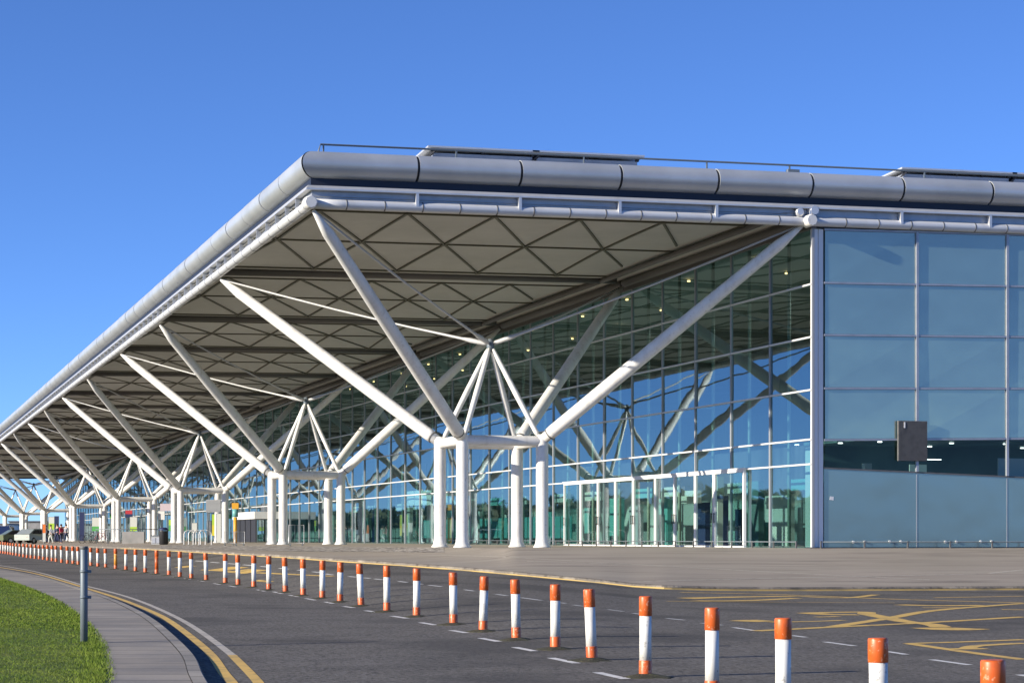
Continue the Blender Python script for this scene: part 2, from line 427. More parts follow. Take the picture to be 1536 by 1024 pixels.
# white dashes
m = MB()
row2 = [[(70,196.5),(105,200)],[(140,203),(170,206)],[(190,208),(228,212)],[(300,219),(340,224)],[(370,228),(410,233)],[(440,237),(500,243.5)],[(605,258),(650,264)],[(750,279),(803,285.5)],[(865,294.5),(960,307)],[(1050,318),(1070,321)],[(1105,328),(1150,333.5)],[(1265,349),(1337,358)],[(1380,366),(1450,376)]]
row2b = [[(0,364),(76,371)],[(150,384),(235,393)],[(288,403),(376,416)],[(535,437),(598,445)],[(680,465),(807,482)],[(945,506),(1030,519)],[(1138,541),(1302,564)],[(1515,606),(1640,628)]]
row2c = [[(900,125),(940,128)],[(970,131),(1010,134)],[(1050,137),(1085,140)],[(1120,143),(1165,147)],[(1200,150),(1245,154)],[(1285,159),(1330,163)],[(1370,167),(1410,171)],[(1440,175),(1480,180)],[(1500,185),(1536,190)]]
row1 = [[(45,334),(93,341)],[(148,354),(203,362)],[(270,379),(340,390)],[(402,409),(473,421)],[(543,445),(613,457)],[(678,481),(763,497)],[(836,523),(927,541)],[(1003,572),(1121,597)],[(1215,639),(1348,669)],[(1500,712),(1640,745)]]
row1b = [[(800,199),(820,203)],[(850,206),(880,211)],[(915,216),(940,220)],[(985,229),(1015,234)],[(1058,240),(1086,245)],[(1185,258),(1220,265)],[(1258,267),(1300,276)],[(1333,283),(1372,290)],[(1408,298),(1452,306)],[(1498,314),(1536,322)]]
for L, f_, w in ((row2, c3, .10), (row2b, c4, .11), (row2c, c2, .09), (row1, c3, .12), (row1b, c2, .10)):
    for P in L: strip(m, f_(P), w, n=1)
struct(m.build('white_dash_marking', M['paint_white']))
m = MB()
strip(m, c4([(-600,118),(-300,128),(0,140),(400,162),(770,181),(1130,198)]), .11); strip(m, c4([(-100,205),(0,202),(500,190),(900,182),(1330,173)]), .09)
strip(m, c3([(280,96),(700,104),(1000,119),(1536,149)]), .09)
strip(m, c4([(1385,170),(1536,155)]), .14)
struct(m.build('forecourt_line', M['paint_pale']))
# rough setts strip before the columns
m = MB(); top, bot = [], []
for u in range(150, 668, 6):
    a = on_ground(u, lerp_tab([(150,816.5),(420,818.6),(665,821)], u), .008); b = on_ground(u, lerp_tab([(150,819.5),(420,826),(665,828)], u), .008)
    top.append(a); bot.append(b)
m.grid([[a, b] for a, b in zip(bot, top)], smooth=False)
M['setts'] = mat('granite_setts', (.27,.24,.21), .9, noise=[(5,3,(.52,.48,.42),.5,.62,.9,(1,.35,1)),(4,3,(.09,.08,.07),.53,.66,.9,(1,.35,1))], bump=(6,1,.12))
struct(m.build('setts_strip', M['setts']))

# near pavement, kerb and grass bank on the left
KO = c2([(965,688),(937,640),(900,560),(822,480),(725,400),(640,350),(540,305),(400,257),(180,194),(0,162)])
KI = c2([(922,688),(905,640),(868,560),(795,480),(700,402),(620,355),(520,312),(390,265),(170,203),(0,170)])
GE = [(157,1024),(159.5,1008),(156,982),(146,956),(130,937),(117,924),(94,906),(62,889.5),(29,876.5),(0,867)]
def bank(P, lift):
    W = [on_ground(u, y, lift) for u, y in P]
    a, b = W[0], W[1]; e = (a - b).normalized()
    W = [a + e*22, a + e*8] + W
    a, b = W[-1], W[-2]; e = (a - b).normalized()
    W += [a + e*12, a + e*60]
    return W
def resample(W, n):
    W = [Vector(w) for w in W]
    P = []
    for i in range(len(W)-1):
        p0, p1, p2, p3 = W[max(i-1,0)], W[i], W[i+1], W[min(i+2,len(W)-1)]
        for k in range(8):
            t = k/8
            P.append(.5*((2*p1) + (p2-p0)*t + (2*p0-5*p1+4*p2-p3)*t*t + (3*p1-p0-3*p2+p3)*t**3))
    P.append(W[-1])
    L = [0]
    for a, b in zip(P, P[1:]): L.append(L[-1] + (b-a).length)
    out, j = [], 0
    for i in range(n+1):
        s = L[-1]*i/n
        while j < len(L)-2 and L[j+1] < s: j += 1
        t = (s-L[j])/max(1e-6, L[j+1]-L[j]); out.append(P[j].lerp(P[j+1], t))
    return out, L[-1]
PH = .09
ko, Lk = resample(bank(KO, PH), 240)
# kerb as a constant width stone edge, pavement behind it up to the grass
def fixz(p, lift): return Vector((p.x, p.y, EYE + zplane(max(2, ud(p.x, p.y)[1])) + lift))
def offs(P, o):
    out = []
    for i, p in enumerate(P):
        t = P[min(i+1,len(P)-1)] - P[max(i-1,0)]; t.z = 0; t.normalize()
        out.append(p + Vector((-t.y, t.x, 0))*o)
    return out
side = 1 if offs(ko, .3)[60].x < ko[60].x else -1
ki = offs(ko, side*.16)
m = MB(); m.grid([[fixz(a, -.05), fixz(a, PH-.02), fixz(a.lerp(b,.12), PH), fixz(b, PH)] for a, b in zip(ko, ki)], smooth=False)
o = m.build('pavement_kerb', M['kerb']); struct(o)
at = o.data.attributes.new('along', 'FLOAT', 'POINT'); at.data.foreach_set('value', [Lk*i/240/.95+.3 for i in range(len(ko)) for _ in range(4)])
ge0, _ = resample(bank(GE, PH), 600)
gd = [ud(p.x, p.y)[1] for p in ge0]
def ge_at(d):
    for i in range(len(gd)-1):
        if gd[i] <= d <= gd[i+1]:
            return ge0[i].lerp(ge0[i+1], (d-gd[i])/max(1e-6, gd[i+1]-gd[i]))
    return ge0[0] + (ge0[0]-ge0[1]).normalized()*(gd[0]-d) if d < gd[0] else ge0[-1]
ge = [ge_at(ud(p.x, p.y)[1]) for p in ki]
m = MB(); al = []
ki2 = offs(ko, side*.165)
NP = 10
for i, (a, b) in enumerate(zip(ki2, ge)):
    for k in range(NP+1):
        al.append(Lk*i/240/.92)
m.grid([[fixz(a.lerp(b, k/NP), PH - .006) for k in range(NP+1)] for a, b in zip(ki2, ge)], smooth=False)
o = struct(m.build('pavement', M['pavement']))
at = o.data.attributes.new('along', 'FLOAT', 'POINT'); at.data.foreach_set('value', al)
gl = [p + Vector((-16, 2, 0)) for p in ge]
m = MB(); m.grid([[fixz(a.lerp(b, k/12), PH + (.0 if k == 0 else .03) + .25*(k/12)**1.3) for k in range(13)] for a, b in zip(ge, gl)])
struct(m.build('grass_bank', M['turf']))
# grass blades
rg = random.Random(3); gb = MB(); TMAX = []
for a, b in zip(ge, gl):
    t = 1.0
    while t > .05 and ud(*a.lerp(b, t)[:2])[0] < -70: t -= .02
    TMAX.append(t)
def turf_z(i, t): return None
for _ in range(330000):
    i = int(240 * rg.random()**.9); i = min(i, 239); f2 = rg.random()
    t = rg.random()**1.15 * TMAX[i]
    a = ge[i].lerp(ge[i+1], f2); b = gl[i].lerp(gl[i+1], f2)
    p = a.lerp(b, t); uu, dd = ud(p.x, p.y)
    if dd < 18 or dd > 75 or uu < -60: continue
    if dd > 40 and rg.random() < .5: continue
    jit = rg.uniform(-.1, .06) if t < .02 else 0
    p = p + Vector((-jit, 0, 0))
    z = fixz(p, PH + .0 + .25*t**1.3 + .03*min(1, t*12)).z
    h = rg.uniform(.008, .024) * (1.8 if t < .02 else 1); w = rg.uniform(.0035, .007) * (1 if dd < 32 else 1.8); an = rg.uniform(0, 6.283); le = rg.uniform(-.04, .04); le2 = rg.uniform(-.04, .04)
    c_, s_ = math.cos(an)*w, math.sin(an)*w
    gb.v += [(p.x-c_, p.y-s_, z-.01), (p.x+c_, p.y+s_, z-.01), (p.x+le, p.y+le2, z+h)]
    k = len(gb.v); gb.f.append((k-3, k-2, k-1)); gb.sm.append(False)
o = gb.build('grass', M['grass']); tag(o, 'short sunlit green grass beside the curving pavement', 'grass', kind='stuff')

# ------------------------------------------------------------------ terminal building
ZB = EYE + BASE
def zH(X, Y): return EYE + 10.87 + .0128*min(max(X,0), 18) + .0128*max(0, min(X,60)-18)*.9 - .005*max(Y, 0)
YEND = 285.0; XEND = 62.0
B = thing('terminal_building', 'glass and steel airport terminal with a wide overhanging canopy roof', 'building', (18.2, 0, ZB))
_bp = B.location.copy()
def part(mb, name, mt, parent=None, label=None):
    par = parent or B
    o = mb.build(name, mt)
    o.parent = par
    if par is B: o.matrix_parent_inverse = Matrix.Translation(-_bp)
    if label: o['label'] = label
    return o

TIPY = [0, 18.64, 36.71, 53.15, 71.32, 89.14, 104.36, 121.97, 139.74, 158.88, 177, 195, 213, 231, 249, 267, 285]
PROF_BULL = []
for k in range(13):
    t = math.radians(-80 + 175*k/12)
    PROF_BULL.append((-.12 + .50*math.cos(t) if t < math.pi/2 else -.12 + .50*math.cos(t)*1.0, 1.40 + .45*math.sin(t)))
PROF_BULL.append((-.8, 1.86))
def sec(side, s, prof, miter=None):
    out = []
    for o_, z in prof:
        q = s if miter is None else -o_ + miter
        out.append((-o_, q, z + zH(0, q)) if side == 'L' else (q, -o_, z + zH(q, 0)))
    return out
def run(m, side, prof, s0, s1, miter=False, seg=1, smooth=True):
    rows = [sec(side, s0, prof, (miter if not isinstance(miter, bool) else 0.0) if miter else None)]
    for k in range(1, seg+1): rows.append(sec(side, s0 + (s1-s0)*k/seg, prof))
    if side == 'L': rows = rows[::-1]
    m.grid(rows, smooth)
inner = [(o_ - .05 if z < 1.8 else o_, z - .03 if z > 1.4 else z + .03) for o_, z in PROF_BULL]
for side, L, step in (('L', YEND, 3.6), ('R', 43.2, 3.6)):
    nn = int(round(L/step)) if side == 'R' else 79
    st = L/nn
    for i in range(nn):
        m = MB(); a, b = i*st + (.045 if i else 0), (i+1)*st - .045
        rr = random.uniform(-.012, .012)
        P = [(o_ + rr, z) for o_, z in PROF_BULL]
        run(m, side, P, a, b, miter=(.04 if i == 0 else False))
        # turned-in ends so that the joint has thickness
        e = sec(side, b, P); e2 = sec(side, b, inner); m.grid([e, e2] if side == 'R' else [e2, e], False)
        if i:
            e = sec(side, a, P); e2 = sec(side, a, inner); m.grid([e2, e] if side == 'R' else [e, e2], False)
        part(m, 'eave_panel', M['grey_zinc'])
    m = MB(); run(m, side, inner, 0, L, True, 40); part(m, 'eave_lining', M['dark_gap'])
    m = MB(); run(m, side, [(-.02, .70), (-.02, 1.02), (-.10, 1.02)], 0, L, True, 40, False); part(m, 'navy_band', M['navy_band'])
    m = MB(); run(m, side, [(-.12, .20), (-.06, .30), (-.06, .56), (-.02, .56), (-.02, .68)], 0, L, True, 40, False); part(m, 'fascia_board', M['fascia'])
    m = MB(); run(m, side, [(-.02, .55), (.17, .55), (.17, .60), (.10, .70), (-.02, .70)], 0, L, True, 40, False); part(m, 'fascia_rail', M['silver'])
    m = MB()
    for i in range(1, int(L/3.6)+1):
        s = i*3.6
        for ss in ((s,) if side == 'R' or s > 110 else (s, s-1.8)):
            if side == 'L': m.box(-.13, ss-.025, zH(0,ss)+.2, .05, ss+.025, zH(0,ss)+.545)
            else: m.box(ss-.05, -.17, zH(ss,0)+.12, ss+.05, .05, zH(ss,0)+.545)
    part(m, 'rail_bracket', M['silver'] if side == 'R' else M['fascia'])
    m = MB(); q = [(0, s, zH(0,s)+.11) for s in [0.0]+[L*k/40 for k in range(1,41)]] if side == 'L' else [(s, 0, zH(s,0)+.11) for s in [0.0]+[L*k/40 for k in range(1,41)]]
    m.tube(q, .165, 16); part(m, 'eave_tube', M['tube'])
    m = MB(); s = 1.2
    while s < min(L, 120):
        if side == 'L': m.tube([(0, s-.02, zH(0,s)+.11), (0, s+.02, zH(0,s)+.11)], .172, 16)
        else: m.tube([(s-.02, 0, zH(s,0)+.11), (s+.02, 0, zH(s,0)+.11)], .172, 16)
        s += 1.3 if side == 'R' else 1.8
    part(m, 'tube_joint', M['louvre'])
# nodes where the eave tubes meet
def eave_node(X):
    m = MB(); z = zH(X, 0) + .11
    m.tube([(X-.06, -.42, z), (X-.06, -.36, z), (X-.06, .1, z)], [.19, .225, .225], 8)
    o = part(m, 'eave_node', M['white_steel'])
    return o
eave_node(0); n2 = eave_node(18)
m = MB(); m.tube([(17.6, -.18, zH(18,0)+.42), (17.6, -.12, zH(18,0)+.42), (17.6, .05, zH(18,0)+.42)], [.12,.17,.17], 10); m.tube([(18.15, -.18, zH(18,0)+.50), (18.15, -.1, zH(18,0)+.50)], .16, 10)
part(m, 'clamp', M['silver'])
# roof deck, soffit shells
m = MB(); ys = [0.8] + [20*k for k in range(1, 14)] + [YEND]
xs = [0.8, 18, 40, XEND]
m.grid([[(x, y, zH(x,y) + 1.86) for x in xs] for y in ys], False)
for (xa, ya, xb, yb) in ((0, YEND, XEND, YEND), (XEND, 0.8, XEND, YEND)):
    m.quad((xa, ya, zH(xa,ya)+.3), (xb, yb, zH(xb,yb)+.3), (xb, yb, zH(xb,yb)+1.86), (xa, ya, zH(xa,ya)+1.86))
part(m, 'roof', M['grey_zinc'])
def zS(X, Y, y0, y1):
    t = (Y - y0)/(y1 - y0); s = min(1, max(0, X/18))
    return zH(X, Y) + .36 + .10*math.sin(math.pi*min(1,max(0,t)))
XS = [-.05, 3, 6, 9, 12, 15, 17.2]
for j in range(16):
    y0, y1 = TIPY[j], TIPY[j+1]
    m = MB(); m.grid([[(x, y0 + (y1-y0)*t/8, zS(x, y0+(y1-y0)*t/8, y0, y1)) for t in range(9)] for x in XS], True)
    sp = part(m, 'soffit_shell', M['soffit'])
    if j < 9:
        m = MB(); W = .085 if j < 4 else .07
        def nd(row, i):
            f_, x0, st = ((.16, .9, 3.18), (.555, .91, 3.27), (.95, .32, 3.55))[row]
            X = x0 + st*i; Y = y0 + (y1-y0)*f_
            return Vector((X, Y, zS(X, Y, y0, y1) - .03))
        def seg(a, b):
            # keep inside the bay, follow the shell
            N = 5; pts = [a.lerp(b, k/N) for k in range(N+1)]
            pts = [Vector((p.x, p.y, zS(p.x, p.y, y0, y1) - .03)) for p in pts if -.1 < p.x < 17.1]
            for p, q in zip(pts, pts[1:]): m.bar(p, q, W, .06)
        for i in range(-1, 7):
            seg(nd(0, i), nd(1, i)); seg(nd(0, i), nd(1, i+1))
            seg(nd(1, i), nd(2, i)); seg(nd(1, i), nd(2, i+1))
        for f_ in (.16, .555, .95):
            Y = y0 + (y1-y0)*f_
            seg(Vector((0, Y, 0)), Vector((17, Y, 0)))
        if j < 5:
            for r_ in range(3):
                for i in range(6):
                    p = nd(r_, i)
                    if 0 < p.x < 17: m.tube([p + Vector((0,0,-.045)), p + Vector((0,0,.01))], .13, 8)
        o = m.build('lattice', M['lattice']); o.parent = sp
for j in range(0, 17):
    y = TIPY[j]
    if j == 0: continue
    m = MB(); m.tube([(.2, y, zH(0,y)+.26), (9, y, zH(9,y)+.30), (17.6, y, zH(18,y)+.32)], .165, 12)
    m.bar((.2, y, zH(0,y)+.40), (17.6, y, zH(18,y)+.46), .34, .10)
    part(m, 'roof_beam', M['beam'])
# edge beam above the glass wall
m = MB()
for a, b in zip(TIPY, TIPY[1:]):
    m.tube([(16.9, a+.2, zH(17,a)+.26), (16.9, b, zH(17,b)+.26)], .12, 8)
    m.tube([(18.0, a+.2, zH(18,a)+.18), (18.0, b, zH(18,b)+.18)], .17, 8)
part(m, 'edge_beam', M['beam'])
m = MB()
for a, b in zip(TIPY, TIPY[1:]):
    m.quad((17.0, a, zH(17,a)+.40), (17.0, b, zH(17,b)+.40), (18.3, b, zH(18,b)+.36), (18.3, a, zH(18,a)+.36))
part(m, 'edge_soffit', M['soffit'])
m = MB()
for a, b in zip(TIPY, TIPY[1:]):
    m.hexa([(18.12,a,zH(18,a)-.12),(18.3,a,zH(18,a)-.12),(18.3,b,zH(18,b)-.12),(18.12,b,zH(18,b)-.12)], [(18.12,a,zH(18,a)+.33),(18.3,a,zH(18,a)+.33),(18.3,b,zH(18,b)+.33),(18.12,b,zH(18,b)+.33)])
part(m, 'glazing_head', M['beam'])
m = MB(); m.grid([[(x, y, zH(18,y)+.33) for y in (0.4, 72, 144, 216, YEND)] for x in (18.3, XEND)], False)
part(m, 'ceiling', M['soffit'])

# glass wall
GX = 18.22
LEV = [9.02, 7.14, 5.26, 3.5, 2.62]
DU = [1118, 1072, 1044, 1013, 984, 951, 924, 898, 872, 847]
DY = [Y_at(u, GX-.1) for u in DU]
pitch = 3.62
nb = int(YEND // pitch)
for i in range(nb):
    a, b = .1 + i*pitch, .1 + (i+1)*pitch
    top = zH(18, (a+b)/2) - .1
    low = ZB if not (a > DY[0] - .2 and b < DY[-1] + .2) else EYE + 2.62
    m = MB()
    lv = [low] + [EYE + z for z in reversed(LEV) if EYE + z > low + .05 and EYE + z < top - .3] + [top]
    rt = random.Random(i)
    for z0, z1 in zip(lv, lv[1:]):    # each light of glass sits at its own minute tilt
        e1, e2 = rt.uniform(-.010,.010), rt.uniform(-.008,.008)
        m.quad((GX+e1, b, z0), (GX-e1, a, z0), (GX-e1+e2, a, z1), (GX+e1+e2, b, z1))
    gp = part(m, 'glass_bay', M['glass'])
    m = MB().box(GX-.06, a-.035, ZB, GX+.03, a+.035, top); o = m.build('mullion', M['mullion']); o.parent = gp
    m = MB()
    for z in lv[1:-1]: m.box(GX-.075, a+.036, z-.03, GX+.05, b-.036, z+.03)
    o = m.build('transom', M['transom']); o.parent = gp
    m = MB(); zz = ZB + .02
    m.tube([(GX+.75, a, zz), (GX+.75, a, zH(18,a)+.2)], .07, 8)
    for z in lv[1:-1]: m.bar((GX+.12, a, z), (GX+.75, a, z), .04, .05)
    if i: o = m.build('wind_post', M['post_pale']); o.parent = gp
    gp_m = gp
    for ch in gp.children: ch.matrix_parent_inverse = Matrix.Translation((0,0,0))
# doors
zt = EYE + 2.60
for i, (a, b) in enumerate(zip(DY, DY[1:])):
    m = MB(); x0, x1 = GX-.16, GX-.06; fw = .085 if i else .14
    m.box(x0, a+.01, ZB, x1, a+fw, zt); m.box(x0, b-fw, ZB, x1, b-.01, zt)
    m.box(x0, a+fw, zt-.09, x1, b-fw, zt); m.box(x0, a+fw, ZB, x1, b-fw, ZB+.06)
    dr = part(m, 'door', M['frame_white'])
    m = MB().quad((GX-.11, b-fw, ZB+.12), (GX-.11, a+fw, ZB+.12), (GX-.11, a+fw, zt-.09), (GX-.11, b-fw, zt-.09)); o = m.build('door_pane', M['door_glass']); o.parent = dr
    m = MB(); hy = a+fw+.03 if i % 2 else b-fw-.03
    m.bar((x0-.05, hy, ZB+.95), (x0-.05, hy, ZB+1.35), .03, .03); m.bar((x0-.05, hy, ZB+1.0), (x0, hy, ZB+1.0), .02, .02); m.bar((x0-.05, hy, ZB+1.3), (x0, hy, ZB+1.3), .02, .02)
    o = m.build('handle', M['black']); o.parent = dr
m = MB().box(GX-.18, DY[0]-.05, zt+.004, GX-.04, DY[-1]+.1, zt+.07); part(m, 'door_head', M['frame_white'])
# corner post
m = MB().box(18.18, .10, ZB, 18.40, .24, zH(18,0)-.12); m.box(18.44, .13, ZB, 18.62, .24, zH(18,0)-.12); part(m, 'corner_post', M['frame_white'])

# right-hand facade of opaque panels
FY = .16
PX = [18.66 + 3.7*i for i in range(8)]
FL = [10.98, 9.08, 7.22, 5.32, 3.48]
def fz(z, X): return EYE + z + .02*(X-18.66)
def fzw(X): return EYE + 2.48 - .033*(X-18.66)
for i in range(7):
    xa, xb = PX[i]+.05, PX[i+1]-.05
    for z1, z0 in zip(FL, FL[1:]):
        m = MB(); e = random.uniform(-.006,.006)
        m.hexa([(xa,FY+e,fz(z0,xa)+.045),(xb,FY-e,fz(z0,xb)+.045),(xb,FY+.06,fz(z0,xb)+.045),(xa,FY+.06,fz(z0,xa)+.045)],
               [(xa,FY-e,fz(z1,xa)-.045),(xb,FY+e,fz(z1,xb)-.045),(xb,FY+.06,fz(z1,xb)-.045),(xa,FY+.06,fz(z1,xa)-.045)])
        part(m, 'facade_panel', M['spandrel'])
    m = MB(); m.quad((xa,FY+.01,fzw(xa)+.03),(xb,FY+.01,fzw(xb)+.03),(xb,FY+.01,fz(3.48,xb)-.045),(xa,FY+.01,fz(3.48,xa)-.045))
    w = part(m, 'strip_window', M['window_glass'])
    m = MB(); m.hexa([(xa-.05,FY-.03,fzw(xa)-.02),(xb+.05,FY-.03,fzw(xb)-.02),(xb+.05,FY+.05,fzw(xb)-.02),(xa-.05,FY+.05,fzw(xa)-.02)],[(xa-.05,FY-.03,fzw(xa)+.03),(xb+.05,FY-.03,fzw(xb)+.03),(xb+.05,FY+.05,fzw(xb)+.03),(xa-.05,FY+.05,fzw(xa)+.03)])
    o = m.build('sill', M['louvre']); o.parent = w
    m = MB(); m.hexa([(xa-.035,FY,ZB),(xb+.035,FY,ZB),(xb+.035,FY+.06,ZB),(xa-.035,FY+.06,ZB)],[(xa-.035,FY,fzw(xa)-.025),(xb+.035,FY,fzw(xb)-.025),(xb+.035,FY+.06,fzw(xb)-.025),(xa-.035,FY+.06,fzw(xa)-.025)])
    part(m, 'lower_panel', M['plinth'])
    m = MB()
    for q in (.75, 1.2): m.tube([(xa+q+.35, FY-.05, ZB+.22), (xa+q+.35, FY, ZB+.22)], .045, 8)
    for q in (2.55, 3.0): m.tube([(xa+q, FY-.05, ZB+.23), (xa+q, FY, ZB+.23)], .045, 8)
    part(m, 'wall_lamp', M['frame_white'])
for i in range(1, 8):
    x = PX[i]
    m = MB().box(x-.045, FY-.07, fzw(x)+.03, x+.045, FY+.05, fz(10.98, x)); m.box(x-.014, FY-.012, ZB, x+.014, FY+.05, fzw(x)-.02); part(m, 'facade_mullion', M['fascia'])
for z in FL[:]:
    m = MB(); xa, xb = PX[0], PX[-1]
    m.hexa([(xa,FY-.055,fz(z,xa)-.035),(xb,FY-.055,fz(z,xb)-.035),(xb,FY+.05,fz(z,xb)-.035),(xa,FY+.05,fz(z,xa)-.035)],[(xa,FY-.055,fz(z,xa)+.035),(xb,FY-.055,fz(z,xb)+.035),(xb,FY+.05,fz(z,xb)+.035),(xa,FY+.05,fz(z,xa)+.035)])
    part(m, 'facade_transom', M['fascia'])
m = MB().hexa([(18.4,FY-.02,fz(10.98,18)+.04),(PX[-1],FY-.02,fz(10.98,PX[-1])+.04),(PX[-1],FY+.1,fz(10.98,PX[-1])+.04),(18.4,FY+.1,fz(10.98,18)+.04)],[(18.4,FY-.02,zH(18,0)+.5),(PX[-1],FY-.02,zH(44,0)+.5),(PX[-1],FY+.1,zH(44,0)+.5),(18.4,FY+.1,zH(18,0)+.5)])
part(m, 'facade_head', M['navy_band'])
m = MB().box(18.64, FY+.09, EYE+3.55, PX[-1], FY+.2, zH(18,0)+.4); m.box(18.64, FY+.09, ZB, PX[-1], FY+.2, EYE+2.0)
m.box(22, FY+.9+6, ZB, PX[-1], FY+7.1, EYE+3.9); m.box(21.2, FY+.22, EYE+3.6, PX[-1], FY+7, EYE+3.72)
m.box(PX[-1], FY, ZB, PX[-1]+.2, 60, zH(44,0)+.3)
part(m, 'backing_wall', M['dark_wall'])
m = MB(); m.box(XEND-.2, .5, ZB, XEND, YEND, EYE+11.3); m.box(18.4, YEND-.3, ZB, XEND, YEND-.1, EYE+10.6); m.box(27, 8, ZB, 27.2, 60, EYE+4.2); m.box(29, 66, ZB, 29.2, 280, EYE+4.2)
part(m, 'interior_wall', M['hall_wall'])
m = MB().box(18.4, .6, ZB-.02, XEND-.3, YEND-.5, ZB+.012); part(m, 'interior_floor', M['int_floor'])
# ceiling lights inside and behind the strip window
for k in range(0, 46, 2):
    y = 3 + (k % 23)*3.6; x = (20.6, 23.8)[k // 23] + random.uniform(-.3,.3)
    m = MB().tube([(x, y, zH(18,y)+.20), (x, y, zH(18,y)+.26)], .07, 10); part(m, 'downlight', M['lamp'])
for k in range(18):
    x = 19.6 + k*1.25 + random.uniform(-.4,.4); y = 1.6 + random.uniform(0, 3.5)
    m = MB().box(x, y, EYE+3.52, x+.14, y+.10, EYE+3.56); part(m, 'strip_light', M['lamp_white'])
m = MB(); m.box(23.9, 4.0, EYE+2.98, 25.5, 4.05, EYE+3.01); part(m, 'strip_light', M['lamp_white'])
m = MB(); m.box(19.0,1.2,ZB,19.05,2.4,EYE+3.3); m.box(26.2,1.0,ZB,27.6,1.05,EYE+2.95); m.box(22.8,1.5,ZB,23.5,1.55,EYE+2.7); part(m, 'partition', M['int_pale'])
for X, Y, w_, h0, h1, mt in [(21.5,2.0,1.2,0,1.1,'int_pale'),(22.5,4.5,.25,0,3.2,'int_pale'),(23.4,6.0,2.2,2.1,2.6,'int_pale'),(24.5,2.6,3.0,1.7,2.2,'grey_cab'),(23.0,9.5,.3,0,2.9,'post_pale'),(22.0,12.5,.9,0,1.0,'int_teal'),(24.2,15,2.4,0,2.2,'int_pale'),(22.6,19,.3,0,3.1,'post_pale'),(23.6,24,2.5,2.0,2.6,'int_pale'),(22.2,28,1.2,0,1.9,'grey_cab')]:
    m = MB().box(X, Y, ZB+.013+h0, X+.3, Y+w_, ZB+.013+h1); part(m, 'counter' if h1 < 1.5 else 'display_panel', M[mt])
# interior fittings behind the glass wall
rs = random.Random(11)
y = 30.0
for Y0, Y1, h, mt, nm, X0 in [(47.5,58,2.1,'int_teal','frosted_screen',19.4),(30,46,1.1,'int_teal','frosted_screen',19.5)]:
    k = Y0
    while k < Y1:
        m = MB().box(X0, k+.06, ZB+.35, X0+.03, k+1.7, ZB+1.45); part(m, nm, M[mt]); k += 1.8
for k in range(26):
    Y = 8 + k*3.3 + rs.uniform(-1,1); X = rs.uniform(20.5, 25.5); h = rs.uniform(1.6, 3.0); w = rs.uniform(.3, 1.6)
    m = MB().box(X, Y, ZB+.013, X+.25, Y+w, ZB+h); part(m, 'shop_display', M[rs.choice(['int_pale','int_teal','navy','navy','int_pale','grey_cab','int_pale','int_teal','louvre','dark_wall'])])
for k in range(14):
    Y = 9 + k*6 + rs.uniform(-1.5,1.5)
    m = MB().box(22.2, Y, ZB+2.3, 22.35, Y+2.6, ZB+2.75); part(m, 'shop_sign', M[rs.choice(['int_pale','int_pale','int_pale','int_teal'])])
m = MB(); ya_, yb_ = Y_at(664, 19.2), Y_at(592, 19.2); dm = d_on_X(628, 19.0); za_, zb2 = EYE + (V0-757.5)/FPX*dm, EYE + (V0-735.5)/FPX*dm
ring = []
for k in range(21):
    t = k/20; ring.append((20.4 - 1.6*math.sin(math.pi*t), ya_ + (yb_-ya_)*t))
m.grid([[(x, y, za_), (x, y, zb2)] for x, y in ring])
m.quad(*[(x, y, zb2) for x, y in ring]); m.quad(*[(x, y, za_) for x, y in ring[::-1]])
part(m, 'curved_fascia', M['frame_white'])
# entrance porch by the second support
pa, pb = Y_at(404, 17.0), Y_at(370, 17.0); pa, pb = min(pa,pb), max(pa,pb)
m = MB().box(15.8, pa, EYE+1.5, GX-.12, pb, EYE+2.08); part(m, 'entrance_canopy', M['frame_white'])
m = MB()
for k in range(5): m.box(15.9, pa + (pb-pa)*k/4.2, ZB, 15.98, pa + (pb-pa)*k/4.2+.08, EYE+1.49)
m.box(15.95, pa, ZB+.02, 15.96, pb, EYE+1.48)
part(m, 'entrance_screen', M['dark_gap'])

